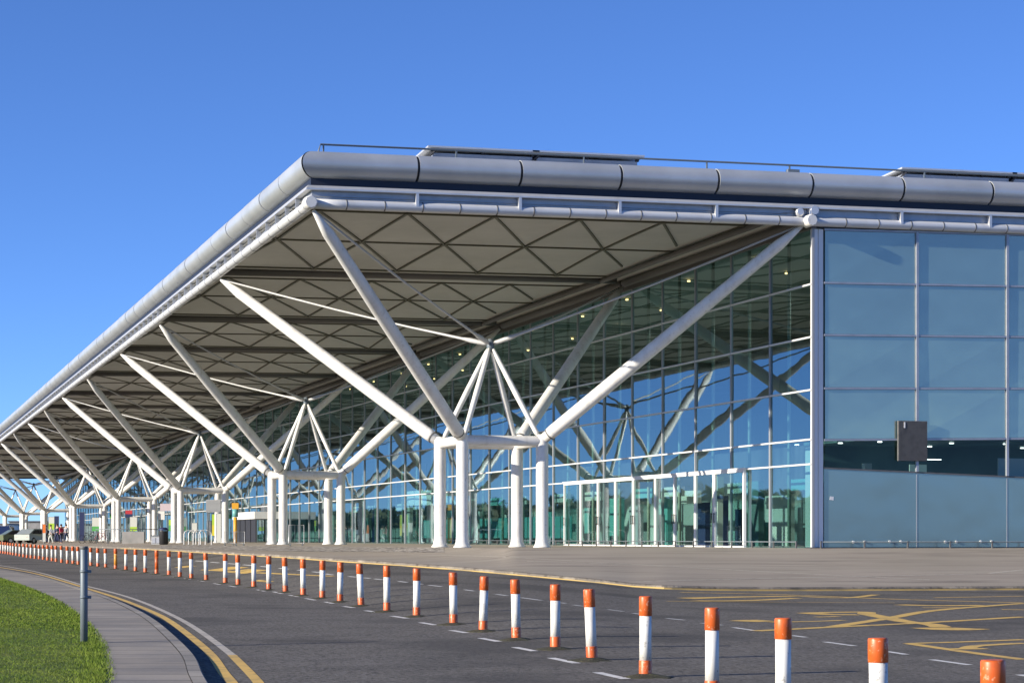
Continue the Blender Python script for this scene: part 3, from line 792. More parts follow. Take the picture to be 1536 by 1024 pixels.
# roof edge handrail and rooflights
m = MB(); zr = 2.22
m.tube([(.35, .5, zH(0,0)+1.85), (.5, .75, zH(0,0)+zr)] + [(x, .75, zH(x,0)+zr) for x in (6,12,18,24,30,36,43)], .035, 8)
for k, x in enumerate((.6, 5.2, 9.8, 14.4, 17.6, 23, 28, 33, 38)):
    m.bar((x, .75, zH(x,0)+1.8), (x, .75, zH(x,0)+zr), .05, .05)
m.box(17.5, .65, zH(18,0)+1.86, 17.95, .85, zH(18,0)+2.06)
part(m, 'roof_handrail', M['galv'])
def rooflight(x0, x1, y):
    z = zH((x0+x1)/2, 0) + 1.96; s = .0128
    m = MB()
    zl = lambda x: s*(x-(x0+x1)/2)
    n = int((x1-x0)/1.9)
    m.hexa([(x0,y,z+.02+zl(x0)),(x1,y,z+.02+zl(x1)),(x1,y+3,z-.1+zl(x1)),(x0,y+3,z-.1+zl(x0))],[(x0,y,z+.30+zl(x0)),(x1,y,z+.30+zl(x1)),(x1,y+3,z+.22+zl(x1)),(x0,y+3,z+.22+zl(x0))])
    r = part(m, 'rooflight', M['fascia'])
    m = MB()
    m.hexa([(x0-.25,y-.35,z+.42+zl(x0)),(x1+.15,y-.35,z+.42+zl(x1)),(x1+.15,y+3,z+.28+zl(x1)),(x0-.25,y+3,z+.28+zl(x0))],[(x0-.25,y-.35,z+.48+zl(x0)),(x1+.15,y-.35,z+.48+zl(x1)),(x1+.15,y+3,z+.34+zl(x1)),(x0-.25,y+3,z+.34+zl(x0))])
    o = m.build('rooflight_lid', M['silver']); o.parent = r
    m = MB()
    for k in range(n*2+1):
        x = x0 + (x1-x0)*k/(n*2); m.box(x-.05, y-.05, z+.30+zl(x), x+.05, y+.1, z+.42+zl(x))
    m.bar((x0-.4, y+.1, z-.1), (x0+.2, y-.2, z+.45), .12, .05)
    o = m.build('rooflight_bracket', M['dark_gap']); o.parent = r
rooflight(4.6, 8.2, 1.6); rooflight(8.35, 12.1, 1.6); rooflight(22.6, 27, 1.6); rooflight(27.2, 32, 1.6)

# ------------------------------------------------------------------ tree-like steel supports
TY = [9.29, 43.88, 81.03, 118.06, 157.18, 194.09, 229.67, 265.5]
TZ = [3.68, 3.40, 3.36, 3.40, 3.36, 3.37, 3.38, 3.38]
ORD = ['nearest and largest white steel tree support, at the corner of the canopy', 'second white steel tree support back from the canopy corner, beside the porch',
       'third white steel tree support from the corner, beside the grey cabinet', 'fourth white steel tree support from the corner, beside the low grey wall',
       'fifth white steel tree support from the corner, beside the parked bicycles', 'sixth white steel tree support from the corner, behind the people in red and orange',
       'seventh white steel tree support from the corner, small, behind the green car', 'farthest white steel tree support, small, at the left edge']
A = 1.5755
for k in range(8):
    yc = TY[k]; zk = EYE + TZ[k]
    T = thing('support_tree', ORD[k], 'column', (9, yc, ZB), 'white steel tree supports carrying the canopy')
    og = T.location.copy()
    def tp(m, name, mt=M['white_steel']): return m.build(name, mt, T, og)
    apex = Vector((9, yc, EYE + 7.42))
    tipn, tipf = TIPY[2*k], TIPY[2*k+1]
    for sx in (-1, 1):
        for sy in (-1, 1):
            cx_, cy_ = 9 + sx*A, yc + sy*A
            m = MB(); m.lathe((cx_, cy_, ZB), [(.34,0),(.34,.04),(.30,.06),(.255,.20),(.235,.42),(.235, zk-ZB-.05),(.24, zk-ZB+.1),(.16, zk-ZB+.24)], 24); tp(m, 'column')
            tip = Vector((0.02 if sx < 0 else 17.95, tipn if sy < 0 else tipf, 0)); tip.z = zH(tip.x, tip.y) + (.0 if sx < 0 else .12)
            st = Vector((cx_, cy_, zk + .02)); d = tip - st
            P = [st, st.lerp(tip, .03), st.lerp(tip, .031), st.lerp(tip, .045), st.lerp(tip, .25), st.lerp(tip, .6), st.lerp(tip, .90), st.lerp(tip, .985)]
            m = MB(); m.tube(P, [.20,.20,.235,.245,.25,.24,.205,.06], 20); br = tp(m, 'branch')
            m = MB(); m.tube([st.lerp(tip, .0285), st.lerp(tip, .0318)], .243, 20); o = m.build('collar', M['louvre'], br, og)
            m = MB(); p0 = Vector((cx_ - sx*.12, cy_ - sy*.12, zk + .18)); p1 = apex + Vector((sx*.05, sy*.05, -.12))
            m.tube([p0, p0.lerp(p1,.04), p0.lerp(p1,.5), p0.lerp(p1,.95), p1], [.06,.095,.115,.085,.05], 10); tp(m, 'strut')
            m = MB(); e = apex.lerp(tip, .985) + Vector((0,0,-.04))
            q = lambda t: apex.lerp(e, t) + Vector((0, 0, -.30*math.sin(math.pi*t)*.35))
            m.tube([q(.012), q(.02), q(.07), q(.10), q(.3), q(.55), q(.8), q(1)], [.05,.085,.10,.055,.042,.042,.042,.035], 8); tp(m, 'tie_rod', M['rod'])
    m = MB(); m.tube([apex + Vector((0,0,-.28)), apex + Vector((0,0,-.15)), apex + Vector((0,0,.12)), apex + Vector((0,0,.22))], [.08,.15,.15,.07], 12); tp(m, 'hub', M['galv'])
    for (ax, ay, bx, by) in ((-1,-1,1,-1),(-1,1,1,1),(-1,-1,-1,1),(1,-1,1,1)):
        m = MB(); m.tube([(9+ax*A, yc+ay*A, zk-.02), (9+bx*A, yc+by*A, zk-.02)], .195, 18, False); tp(m, 'ring_beam')

# ------------------------------------------------------------------ bollards
# (centre column, foot row, head column, head row)
BL = [(1491,1214,1488,988.5,0),(1319,1140,1317.5,956,0),(1175,1085,1174.5,926,0),(1068,1048,1068,910.6,0),(968,1014.8,968,893.4,0),(888,990,883.6,883,0),(833,973.5,832.5,875.8,0),
      (774.5,959.5,772.5,868.4,0),(724.5,947,726.5,863.8,0),(680.5,936.7,679.8,858,0),(625,925,625,852,0),(580.4,917.5,580.4,847.8,0),(542,909,539,845,0),(510.2,903,510.6,842.6,0),
      (483.5,897.6,483.9,840,0),(454.9,893.4,454.3,838,0),(428.4,888.5,426.8,835.8,0),(403.3,885,403.3,833.5,0),(380.8,881,380.8,832.5,0),(357.3,877.8,356.5,831.6,0),(338,875,338,830,0),
      (309.6,870.6,308.4,829,0),(287.3,868,286.7,828.6,0),(270,865.7,270,826.7,0),(253.6,863,253.2,825.7,0),(235,861,235,824.7,1),(218,859,218,824,0),(203.4,857,203.4,823.4,0),(189,855,189,822.8,0),
      (173.5,853.4,173.3,822.4,2),(158.7,851.4,158,822.5,0),(147,850,146.5,821.8,0),(136.6,848.8,136,820.8,0),(126.4,848.2,126,820,0),(117.5,847,116.5,819.5,0),(109.7,845.8,109,819,0),(101.3,844.6,100.7,819,0),
      (92.6,843.4,91.8,818,0),(84.3,842,83.8,818,0),(78.2,841,77.9,817.6,0),(71.4,840,71,817,0),(65,838.9,64.7,817,0),(58.8,838,58.5,816.8,0),(52.6,837.4,52.5,816.2,0),(46.5,836.6,46.4,815.7,0),(40.7,836,40.6,815.4,0),
      (35.3,835,35.3,815.0,0),(29.7,834,29.7,814.8,0),(24.6,833,24.6,814.5,0),(19.8,832.2,19.8,814.3,0),(16,831.4,16,813.8,0),(12.3,830.8,12.3,813.3,0),(8.5,830.3,8.5,812.8,0),(5,829.8,5,812.5,0),(1,829.2,1,812.2,0),
      (-3,828.6,-3,811.9,0),(-7,828.2,-7,811.7,0)]
NUM = ['first','second','third','fourth','fifth','sixth','seventh','eighth','ninth','tenth','eleventh','twelfth','thirteenth','fourteenth','fifteenth','sixteenth','seventeenth','eighteenth','nineteenth','twentieth',
       'twenty first','twenty second','twenty third','twenty fourth','twenty fifth','twenty sixth','twenty seventh','twenty eighth','twenty ninth','thirtieth','thirty first','thirty second','thirty third']
def bollard_label(i, hid):
    post = 33
    if i == 0: return 'nearest bollard, only its orange head in the bottom right corner'
    if i == 25: return 'almost wholly orange bollard among the orange and white ones'
    if i == 29: return 'bollard whose middle band is faded to pale orange, right of the grey post'
    if i == 5: return 'orange and white bollard leaning to the left, %s from the right edge' % NUM[i]
    if i in (12,): return 'slim orange and white bollard leaning left, %s from the right edge' % NUM[i]
    if i == 33: return 'distant orange and white bollard directly behind the grey post'
    if i < 17: return 'orange and white bollard on the road, %s from the right edge of the row' % NUM[i]
    if i < 33: return 'orange and white bollard, %s to the right of the grey post' % NUM[32 - i]
    if i < 55: return 'small distant orange and white bollard, %s to the left of the grey post' % NUM[i - 34]
    return 'tiny distant orange and white bollard at the very end of the row'
for i, (u, yf, uh, yh, kind) in enumerate(BL):
    d = d_plane(u, yf); X, Y = ray(u, d); z = EYE + zplane(d)
    hgt = max(.78, min(1.0, (yf - yh)/FPX*d)); lean = (uh - u)/FPX*d
    r = .068
    T = thing('bollard', bollard_label(i, False), 'bollard', (X, Y, z), 'orange and white bollards dividing the road')
    ax = Vector((lean*CS, -lean*SN, hgt)); rb = random.Random(i*5+1); ax += Vector((0, rb.uniform(-.012,.012), 0))
    at_ = lambda t: ax*t
    nn = 20 if i < 22 else 12
    t1, t2 = .205 + rb.uniform(-.008,.008), .755 + rb.uniform(-.008,.008)
    if i < 3: t2 = .80
    m = MB(); m.tube([at_(t1), at_((t1+t2)/2), at_(t2)], [r, r*.97, r*.98], nn)
    m.build('white_band', M[('bollard_white','bollard_orange','bollard_faded')[kind]], T)
    m = MB(); m.tube([at_(0), at_(.02), at_(t1-.004), at_(t1)], [r*1.06, r*1.05, r*1.05, r*1.02], nn); m.build('foot_band', M['bollard_orange'], T)
    m = MB(); m.tube([at_(t2), at_(t2+.004), at_(.985), at_(.997), at_(1.0)], [r*1.02, r*1.07, r*1.06, r*1.0, r*.8], nn); m.build('cap_band', M['bollard_orange'], T)
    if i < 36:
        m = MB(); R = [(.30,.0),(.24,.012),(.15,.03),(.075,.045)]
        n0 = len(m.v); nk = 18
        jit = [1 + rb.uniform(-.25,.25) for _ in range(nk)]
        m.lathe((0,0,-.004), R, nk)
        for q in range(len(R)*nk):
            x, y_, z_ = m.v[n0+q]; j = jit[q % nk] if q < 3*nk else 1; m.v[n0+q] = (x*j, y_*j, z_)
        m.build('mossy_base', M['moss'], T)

# ------------------------------------------------------------------ grey post on the grass edge
p = on_ground(126, 963, PH)
dpost = ud(p.x, p.y)[1]; hp = (963-820)/FPX*dpost
T = thing('signpost', 'bare grey galvanised post standing at the grass edge, without a sign', 'post', p)
rp = 5.6/FPX*dpost
m = MB(); m.tube([(0,0,-.05),(0,0,hp*.5),(0,0,hp-.01),(0,0,hp)], [rp,rp,rp,rp*.85], 20); m.build('pole', M['galv'], T)
for f_ in (.745, .475):
    m = MB(); m.tube([(0,0,hp*f_-.018),(0,0,hp*f_+.018)], rp*1.1, 20); m.box(rp*.8, -.02, hp*f_-.02, rp*1.9, .02, hp*f_+.02); m.build('clip', M['galv'], T)
m = MB(); m.tube([(0,0,hp-.03),(0,0,hp+.012)], rp*1.08, 20); m.build('cap', M['louvre'], T)

# ------------------------------------------------------------------ ribbed panel on the right facade
VY = .04; xa, xb = X_at(1347, VY), X_at(1390.5, VY); dv = d_on_Y(1368, VY)
za, zb_ = EYE + (V0-691)/FPX*dv, EYE + (V0-631)/FPX*dv
T = thing('vent_panel', 'dark grey ribbed panel fixed over the strip window joint', 'vent', ((xa+xb)/2, VY+.02, za))
og = T.location.copy()
m = MB().box(xa, VY-.02, za, xb, VY+.06, zb_); m.build('casing', M['louvre'], T, og)
m = MB(); nr = 30
for k in range(nr):
    x = xa + (xb-xa)*(k+.5)/nr; m.bar((x, VY-.028, za+.01), (x, VY-.028, zb_-.01), .018, .012)
m.build('rib', M['louvre'], T, og)
m = MB().box(xa+.22, VY-.05, zb_-.26, xa+.27, VY-.039, zb_-.05); m.build('plate', M['frame_white'], T, og)
x = X_at(1247.5, FY); dd = d_on_Y(1247.5, FY); z = EYE + (V0-747)/FPX*dd
m = MB().hexa([(x-.09,FY-.006,z-.05),(x+.07,FY-.006,z-.07),(x+.07,FY-.001,z-.07),(x-.09,FY-.001,z-.05)],[(x-.06,FY-.006,z+.07),(x+.08,FY-.006,z+.06),(x+.08,FY-.001,z+.06),(x-.06,FY-.001,z+.07)])
o = m.build('sticker', M['frame_white'], None, (x, FY, z)); tag(o, 'small torn white notice stuck on the blue panel', 'notice')

# low rail along the foot of the building
def low_rail(pts, label, step):
    T = thing('low_rail', label, 'rail', (pts[0][0], pts[0][1], ZB)); og = T.location.copy()
    m = MB(); m.tube([(x, y, ZB+.22) for x, y in pts], .018, 8); m.build('rail', M['galv'], T, og)
    m = MB(); tot = 0
    for a, b in zip(pts, pts[1:]):
        L = math.hypot(b[0]-a[0], b[1]-a[1]); n = max(1, int(L/step))
        for k in range(n):
            x, y = a[0]+(b[0]-a[0])*k/n, a[1]+(b[1]-a[1])*k/n
            m = MB().bar((x, y, ZB-.01), (x, y, ZB+.25), .05, .05); m.build('post', M['louvre'], T, og)
low_rail([(18.3,-.35),(44,-.35)], 'low thin rail along the foot of the blue panelled wall', 1.7)
low_rail([(17.6,.2),(17.6,46)], 'low thin rail along the foot of the glass wall', 1.9)
m = MB().box(18.0,-.26,ZB-.02,44,.30,ZB+.03); struct(m.build('plinth_edge', M['dark_gap']))

# ------------------------------------------------------------------ people, vehicles and street furniture under the far canopy
def spot(u, X):
    d = d_on_X(u, X); x, y = ray(u, d)
    return Vector((x, y, EYE + g_ud(u, d))), d
def ypx(y, d): return EYE + (V0 - y)/FPX*d
def skinned(name, P, E_, R, mt, parent):
    me = bpy.data.meshes.new(name); me.from_pydata(P, E_, []); me.materials.append(mt)
    o = bpy.data.objects.new(name, me); COL.objects.link(o); o.parent = parent
    md = o.modifiers.new('skin', 'SKIN'); md.use_smooth_shade = True
    for v, r in zip(me.skin_vertices[0].data, R): v.radius = (r, r)
    me.skin_vertices[0].data[0].use_root = True
    o.modifiers.new('sub', 'SUBSURF').levels = 1; o.modifiers['sub'].render_levels = 1
    return o
def person(u, X, label, top, legs, face=0, stride=.18, arm=.12, hgt=1.72):
    p, d = spot(u, X); T = thing('person', label, 'person', p, 'people waiting under the far canopy', face); s = hgt/1.72
    S = lambda L: [tuple(c*s for c in q) for q in L]
    body = S([(0,0,.92),(0,0,1.15),(0,0,1.40),(0,.01,1.50),(0,.03,1.60),(0,.04,1.70),(.18,0,1.38),(.24,.05,1.12),(.22,.16,.90),(.215,.20,.80),(-.18,0,1.38),(-.24,-arm,1.12),(-.22,-arm+.08,.88),(-.215,-arm+.10,.79),
              (.09,0,.86),(.10,stride,.48),(.10,stride*.9,.08),(.10,stride*.9+.14,.04),(-.09,0,.86),(-.10,-stride*.4,.48),(-.10,-stride*1.2,.09),(-.10,-stride*1.2+.14,.04)])
    E_ = [(0,1),(1,2),(2,3),(3,4),(4,5),(2,6),(6,7),(7,8),(8,9),(2,10),(10,11),(11,12),(12,13),(0,14),(14,15),(15,16),(16,17),(0,18),(18,19),(19,20),(20,21)]
    R = [.13,.12,.13,.055,.095,.085,.06,.045,.035,.03,.06,.045,.035,.03,.085,.06,.042,.035,.085,.06,.042,.035]
    skinned('body', body, E_, R, M['skin'], T)
    skinned('jacket', [body[i] for i in (0,1,2,6,7,8,10,11,12)], [(0,1),(1,2),(2,3),(3,4),(4,5),(2,6),(6,7),(7,8)], [.155,.15,.155,.08,.06,.05,.08,.06,.05], top, T)
    skinned('trousers', [body[i] for i in (0,14,15,16,18,19,20)], [(0,1),(1,2),(2,3),(0,4),(4,5),(5,6)], [.14,.10,.075,.06,.10,.075,.06], legs, T)
    m = MB(); m.lathe((0,.02*s,1.62*s), [(.1,0),(.115,.05),(.10,.11),(.04,.145)], 12); m.build('hair', M['hair'], T)
person(92, 3.2, 'person in a red coat among the group under the far canopy', M['red_cloth'], M['navy_cloth'], .6)
person(86, 4.2, 'person in dark navy clothes beside the person in red', M['navy_cloth'], M['navy_cloth'], 2.1, hgt=1.8)
person(69, 3.0, 'person in a pale grey jacket left of the orange board', M['grey_cloth'], M['navy_cloth'], 1.2)
person(99, 4.6, 'person in dark trousers and grey top standing by the white column', M['grey_cloth'], M['navy_cloth'], -.8)
person(76.5, 2.6, 'person in a grey jacket and pale trousers walking before the green sign', M['grey_cloth'], M['int_pale'], 1.6)

def wheel(T, x, y, r=.32, w=.2):
    m = MB(); m.tube([(x, y-w/2, r), (x, y-w/2+.03, r), (x, y+w/2-.03, r), (x, y+w/2, r)], [r*.9, r, r, r*.9], 20); o = m.build('wheel', M['tyre'], T)
    m = MB(); sg = 1 if y > 0 else -1; m.tube([(x, y+sg*(w/2-.01), r), (x, y+sg*(w/2+.012), r)], [r*.6, r*.55], 14); m.build('hubcap', M['silver'], o)
def vehicle(u, X, label, cat, paint, L, W, prof, cabin, rz):
    p, d = spot(u, X); T = thing('parked_' + cat, label, cat, p, None, rz)
    def shell(P, ws):
        m = MB(); n = len(P)
        for i in range(n):
            a, b = P[i], P[(i+1) % n]; wa, wb = ws[i], ws[(i+1) % n]
            m.quad((a[0],-wa,a[1]),(b[0],-wb,b[1]),(b[0],wb,b[1]),(a[0],wa,a[1]), smooth=False)
        m.quad(*[(a[0],-w_,a[1]) for a, w_ in zip(P, ws)][::-1]); m.quad(*[(a[0],w_,a[1]) for a, w_ in zip(P, ws)])
        return m
    b = shell(prof, [W/2*(1 if z < 1.0 else .86) for _, z in prof]).build('body', paint, T)
    for poly in cabin:
        m = MB()
        for sg in (-1, 1):
            m.quad(*[(x, sg*(W/2*(1 if z < 1.0 else .86)+.012 if True else 0), z) for x, z in (poly if sg > 0 else poly[::-1])])
        m.build('side_window', M['black'], T)
    for x in (-L*.31, L*.31):
        for y in (-W/2+.1, W/2-.1): wheel(T, x, y)
    for y in (-W*.36, W*.36):
        m = MB().box(L/2-.06, y-.14, .62, L/2+.012, y+.14, .76); m.build('headlight', M['int_pale'], T)
        m = MB().box(-L/2-.012, y-.12, .66, -L/2+.06, y+.12, .86); m.build('tail_light', M['red'], T)
    m = MB().box(L/2-.05, -.26, .38, L/2+.02, .26, .5); m.build('number_plate', M['int_pale'], T)
    return T
CARP = [(-2.1,.35),(2.1,.35),(2.15,.75),(1.15,.95),(.45,1.43),(-1.05,1.46),(-1.85,1.0),(-2.12,.9)]
CARW = [[(1.0,.97),(.42,1.36),(-.2,1.38),(-.2,.97)],[(-.28,.97),(-.28,1.38),(-1.0,1.38),(-1.6,.99)]]
VANP = [(-2.4,.4),(2.4,.4),(2.45,.95),(1.75,1.2),(1.2,1.95),(-2.3,2.05),(-2.42,1.0)]
VANW = [[(1.6,1.2),(1.12,1.82),(.55,1.84),(.55,1.15)],[(.4,1.15),(.4,1.84),(-.7,1.88),(-.7,1.15)]]
PAINT_N = mat('navy_van_paint', (.02,.03,.09), .25, coat=.6); PAINT_G = mat('olive_car_paint', (.16,.19,.10), .3, coat=.5); PAINT_S = mat('silver_car_paint', (.5,.55,.5), .3, metal=.5, coat=.4); PAINT_K = mat('black_car_paint', (.012,.012,.014), .25, coat=.6)
vehicle(8, 1.9, 'dark navy van parked at the left edge under the canopy', 'van', PAINT_N, 4.8, 1.9, VANP, VANW, 1.35)
vehicle(30, 2.2, 'olive green car parked right of the navy van', 'car', PAINT_G, 4.2, 1.75, CARP, CARW, .25)
vehicle(51, 2.4, 'pale silver green car parked nearest the white column', 'car', PAINT_S, 4.2, 1.75, CARP, CARW, .9)
vehicle(60, 5.0, 'black car parked behind the silver car', 'car', PAINT_K, 4.2, 1.75, CARP, CARW, .3)

def board(u0, u1, y0, y1, X, label, mt, cat='sign', name='sign_board', feet=True, mt2=None, split=.5, thick=.12, group=None):
    # a free-standing board that faces the road; y0 top row, y1 bottom row of its panel
    uc = (u0+u1)/2; p, d = spot(uc, X); w_ = (u1-u0)/FPX*d
    T = thing(name, label, cat, p, group, -YAW); zt_, zb_ = ypx(y0, d) - p.z, max(.03, ypx(y1, d) - p.z)
    if mt2 is None:
        m = MB().box(-w_/2, -thick/2, zb_, w_/2, thick/2, zt_); m.build('panel', mt, T)
    else:
        zm = zb_ + (zt_-zb_)*split
        m = MB().box(-w_/2, -thick/2, zm, w_/2, thick/2, zt_); m.build('panel', mt, T)
        m = MB().box(-w_/2, -thick/2, zb_, w_/2, thick/2, zm-.003); m.build('lower_panel', mt2, T)
    m = MB(); e = .03
    m.box(-w_/2-e, -thick/2-.01, zb_, -w_/2-.002, thick/2+.01, zt_+e); m.box(w_/2+.002, -thick/2-.01, zb_, w_/2+e, thick/2+.01, zt_+e); m.box(-w_/2-.002, -thick/2-.01, zt_+.002, w_/2+.002, thick/2+.01, zt_+e)
    m.build('frame', M['galv'], T)
    if feet and zb_ > .15:
        for sg in ((-1, 1) if w_ > .7 else (0,)):
            m = MB().tube([(sg*w_*.36, 0, 0), (sg*w_*.36, 0, zb_)], .05, 10); m.build('leg', M['galv'], T)
        m = MB().box(-w_*.42, -.22, 0, w_*.42, .22, .03); m.build('base', M['louvre'], T)
    return T
board(82, 88, 774, 812, 4.8, 'tall narrow navy totem behind the group of people', M['navy'], 'totem', 'totem')
board(73, 82.5, 775, 794, 5.4, 'white over lime green sign board beside the navy totem', M['int_pale'], mt2=M['lime'])
board(119.5, 126.5, 768, 811, 6.2, 'tall dark navy totem just right of the fifth white support', M['navy'], 'totem', 'totem')
board(64, 68.5, 786, 812, 2.4, 'small orange notice board among the people', M['orange_cloth'], mt2=M['int_pale'])
board(188, 198.5, 765, 776, 12.5, 'red and navy board high under the canopy behind the low wall', M['red'], mt2=M['navy'])
board(195, 205.5, 775, 796, 11.8, 'white and lime poster board behind the low wall', M['int_pale'], mt2=M['lime'], split=.3)
board(222, 229.5, 767, 793, 11.5, 'cream poster board left of the grey cabinet', M['int_pale'])
board(237, 247, 766, 779, 12.5, 'white sign board above the grey cabinet', M['frame_white'])
board(240, 262, 755, 766, 13.5, 'wide pale mauve sign board hanging behind the third support', M['pink'])
board(253, 261, 779, 796, 12, 'lime green poster board beside the third support', M['lime'], mt2=M['green'])
board(138, 152, 776, 796, 13, 'wide green and pale poster wall beyond the fifth support', M['int_pale'], mt2=M['green'], split=.35)
board(165, 176, 764, 777, 12, 'white sign board by the fourth support', M['frame_white'], mt2=M['green'])
board(287.5, 295.5, 784, 798, 10, 'small white poster board behind the bicycle stands', M['int_pale'])
board(310.5, 317, 781, 802, 10, 'narrow cream poster board below the grey louvre sign', M['int_pale'])
board(318, 323.5, 771, 803, 11, 'narrow lime yellow poster board below the grey louvre sign', M['lime'], mt2=M['yellow'])
board(325, 331.5, 770, 814, 9.5, 'tall cream totem beside the column of the third support', M['int_pale'], 'totem', 'totem')
# louvred sign on legs
p, d = spot(320, 9.2); w_ = 22/FPX*d
T = thing('louvre_sign', 'grey slatted panel raised on legs right of the third support', 'louvre', p, None, -YAW)
zt_, zb_ = ypx(749, d)-p.z, ypx(768, d)-p.z
m = MB().box(-w_/2, .03, zb_, w_/2, .10, zt_); m.build('backing', M['louvre'], T)
m = MB()
for k in range(11): z = zb_+(zt_-zb_)*(k+.5)/11; m.bar((-w_/2, 0, z), (w_/2, 0, z), .05, .06)
m.build('slats', M['grey_cab'], T)
for sg in (-1, 1): m = MB().tube([(sg*w_*.4, .07, 0), (sg*w_*.4, .07, zb_)], .06, 10); m.build('leg', M['galv'], T)
# amber and teal totem
p, d = spot(353, 10.5); T = thing('totem', 'amber topped totem with a teal drum, beside the third support', 'totem', p, None, -YAW)
r1 = 5/FPX*d; zz = lambda y: ypx(y, d)-p.z
m = MB().box(-r1, -.1, zz(763), r1, .1, zz(754)); m.build('head', M['amber'], T)
m = MB().tube([(0,0,zz(775)), (0,0,zz(763.3))], r1*.85, 16); m.build('drum', M['int_teal'], T)
m = MB().tube([(0,0,0), (0,0,zz(775.3))], r1*.55, 14); m.build('post', M['amber'], T)
# low wall with a rail, cabinet, bin
p, d = spot(200, 5.2); w_ = 33/FPX*d
T = thing('low_wall', 'low grey wall with a handrail between the third and fourth supports', 'wall', p, None, -YAW)
m = MB().box(-w_/2, -.12, -.05, w_/2, .12, ypx(797, d)-p.z); m.build('wall', M['concrete'], T)
m = MB(); h = ypx(793.5, d)-p.z; m.tube([(-w_/2-2, 0, h), (w_/2+1, 0, h)], .03, 8); m.build('handrail', M['galv'], T)
for k in range(6):
    x = -w_/2-1.9 + (w_+2.8)*k/5; m = MB().tube([(x, 0, 0), (x, 0, h)], .025, 8); m.build('post', M['galv'], T)
p, d = spot(235, 4.6); w_ = 14/FPX*d
T = thing('cabinet', 'grey metal cabinet with doors in front of the third support', 'cabinet', p, None, -YAW); h = ypx(803.5, d)-p.z
m = MB().box(-w_/2, -.3, 0, w_/2, .3, h); m.build('body', M['grey_cab'], T)
for sg in (-1, 1): m = MB().box(min(sg*.03, sg*(w_/2-.05)), -.33, .1, max(sg*.03, sg*(w_/2-.05)), -.304, h-.1); m.build('door', M['silver'], T)
m = MB().box(-w_/2-.04, -.34, h+.003, w_/2+.04, .34, h+.06); m.build('lid', M['galv'], T)
p, d = spot(245.5, 4.6); T = thing('litter_bin', 'black litter bin right of the grey cabinet', 'bin', p, None, -YAW)
m = MB().lathe((0,0,0), [(.24,0),(.29,.05),(.30,.85),(.31,.9)], 18); m.build('body', M['black'], T)
m = MB().lathe((0,0,.92), [(.32,0),(.32,.04),(.24,.16),(.08,.2)], 18); m.build('lid', M['navy'], T)
# cycle stands and bicycles
def bicycle(u, X, label, rz, frame):
    p, d = spot(u, X); T = thing('bicycle', label, 'bicycle', p, 'bicycles parked under the canopy', rz)
    for x in (-.53, .53):
        m = MB(); m.tube([(x+.34*math.cos(a*math.pi/12), 0, .34+.34*math.sin(a*math.pi/12)) for a in range(25)], .02, 6, False); wq = m.build('wheel', M['tyre'], T)
        m = MB()
        for a in range(8): m.bar((x, 0, .34), (x+.33*math.cos(a*math.pi/4+.1), 0, .34+.33*math.sin(a*math.pi/4+.1)), .006, .006)
        m.build('spokes', M['galv'], wq)
    m = MB(); S_, H_, C_, R_ = (-.15,0,.82), (.38,0,.88), (-.05,0,.30), (-.53,0,.34)
    for a, b in ((S_,C_),(C_,H_),(S_,(.36,0,.8)),(R_,C_),(R_,(-.14,0,.78)),((.36,0,.95),(.53,0,.34))): m.tube([a, b], .018, 8)
    m.build('frame', frame, T)
    m = MB().box(-.28, -.07, .86, -.02, .07, .91); m.build('saddle', M['black'], T)
    m = MB().tube([(.34,-.28,1.0),(.38,-.1,.99),(.38,.1,.99),(.34,.28,1.0)], .014, 8); m.build('handlebar', M['black'], T)
def hoop(u, X, label):
    p, d = spot(u, X); T = thing('cycle_stand', label, 'cycle stand', p, 'white hoop stands under the canopy', .3)
    m = MB(); m.tube([(-.4,0,0),(-.4,0,.65)] + [(-.4*math.cos(a*math.pi/8),0,.65+.25*math.sin(a*math.pi/8)) for a in range(1,8)] + [(.4,0,.65),(.4,0,0)], .03, 8, False); m.build('hoop', M['frame_white'], T)
    for x in (-.4, .4): m = MB().tube([(x,0,0),(x,0,.02)], .08, 10); m.build('foot_plate', M['galv'], T)
bicycle(131, 4.0, 'bicycle leaning by the navy totem, nearest the white column', .5, M['black'])
bicycle(141, 4.6, 'white framed bicycle, the middle one of the parked bicycles', .2, M['frame_white'])
bicycle(150, 4.8, 'bicycle with a red frame, rightmost of the parked bicycles', .4, M['red'])
for k, (u, nm) in enumerate(((285,'leftmost'),(292,'second from the left'),(299,'second from the right'),(308,'rightmost'))): hoop(u, 5.2, 'white hoop cycle stand beside the third support, %s of the four' % nm)
def barrier(u0, u1, y0, X, label):
    uc = (u0+u1)/2; p, d = spot(uc, X); w_ = (u1-u0)/FPX*d; h = ypx(y0, d)-p.z
    T = thing('barrier', label, 'barrier', p, 'metal pedestrian barriers by the columns', -YAW)
    m = MB()
    m.tube([(-w_/2,0,.12),(-w_/2,0,h),(w_/2,0,h),(w_/2,0,.12),(-w_/2,0,.12)], .022, 8, False); m.build('frame', M['silver'], T)
    m = MB(); n = max(5, int(w_/.14))
    for k in range(1, n): m.bar((-w_/2+w_*k/n,0,.12), (-w_/2+w_*k/n,0,h), .014, .014)
    m.build('bars', M['galv'], T)
    for sg in (-1, 1): m = MB().bar((sg*w_*.4,-.25,.02), (sg*w_*.4,.25,.02), .04, .04); m.bar((sg*w_*.4,0,.02), (sg*w_*.4,0,.13), .04, .04); m.build('foot', M['galv'], T)
barrier(336, 351, 797, 5.6, 'metal barrier right of the third support, left one of two'); barrier(352.5, 367, 797, 5.6, 'metal barrier right of the third support, right one of two')
barrier(433, 456, 787, 6.4, 'metal barrier just right of the second support'); barrier(160, 172, 796, 5.0, 'metal barrier left of the fourth support')
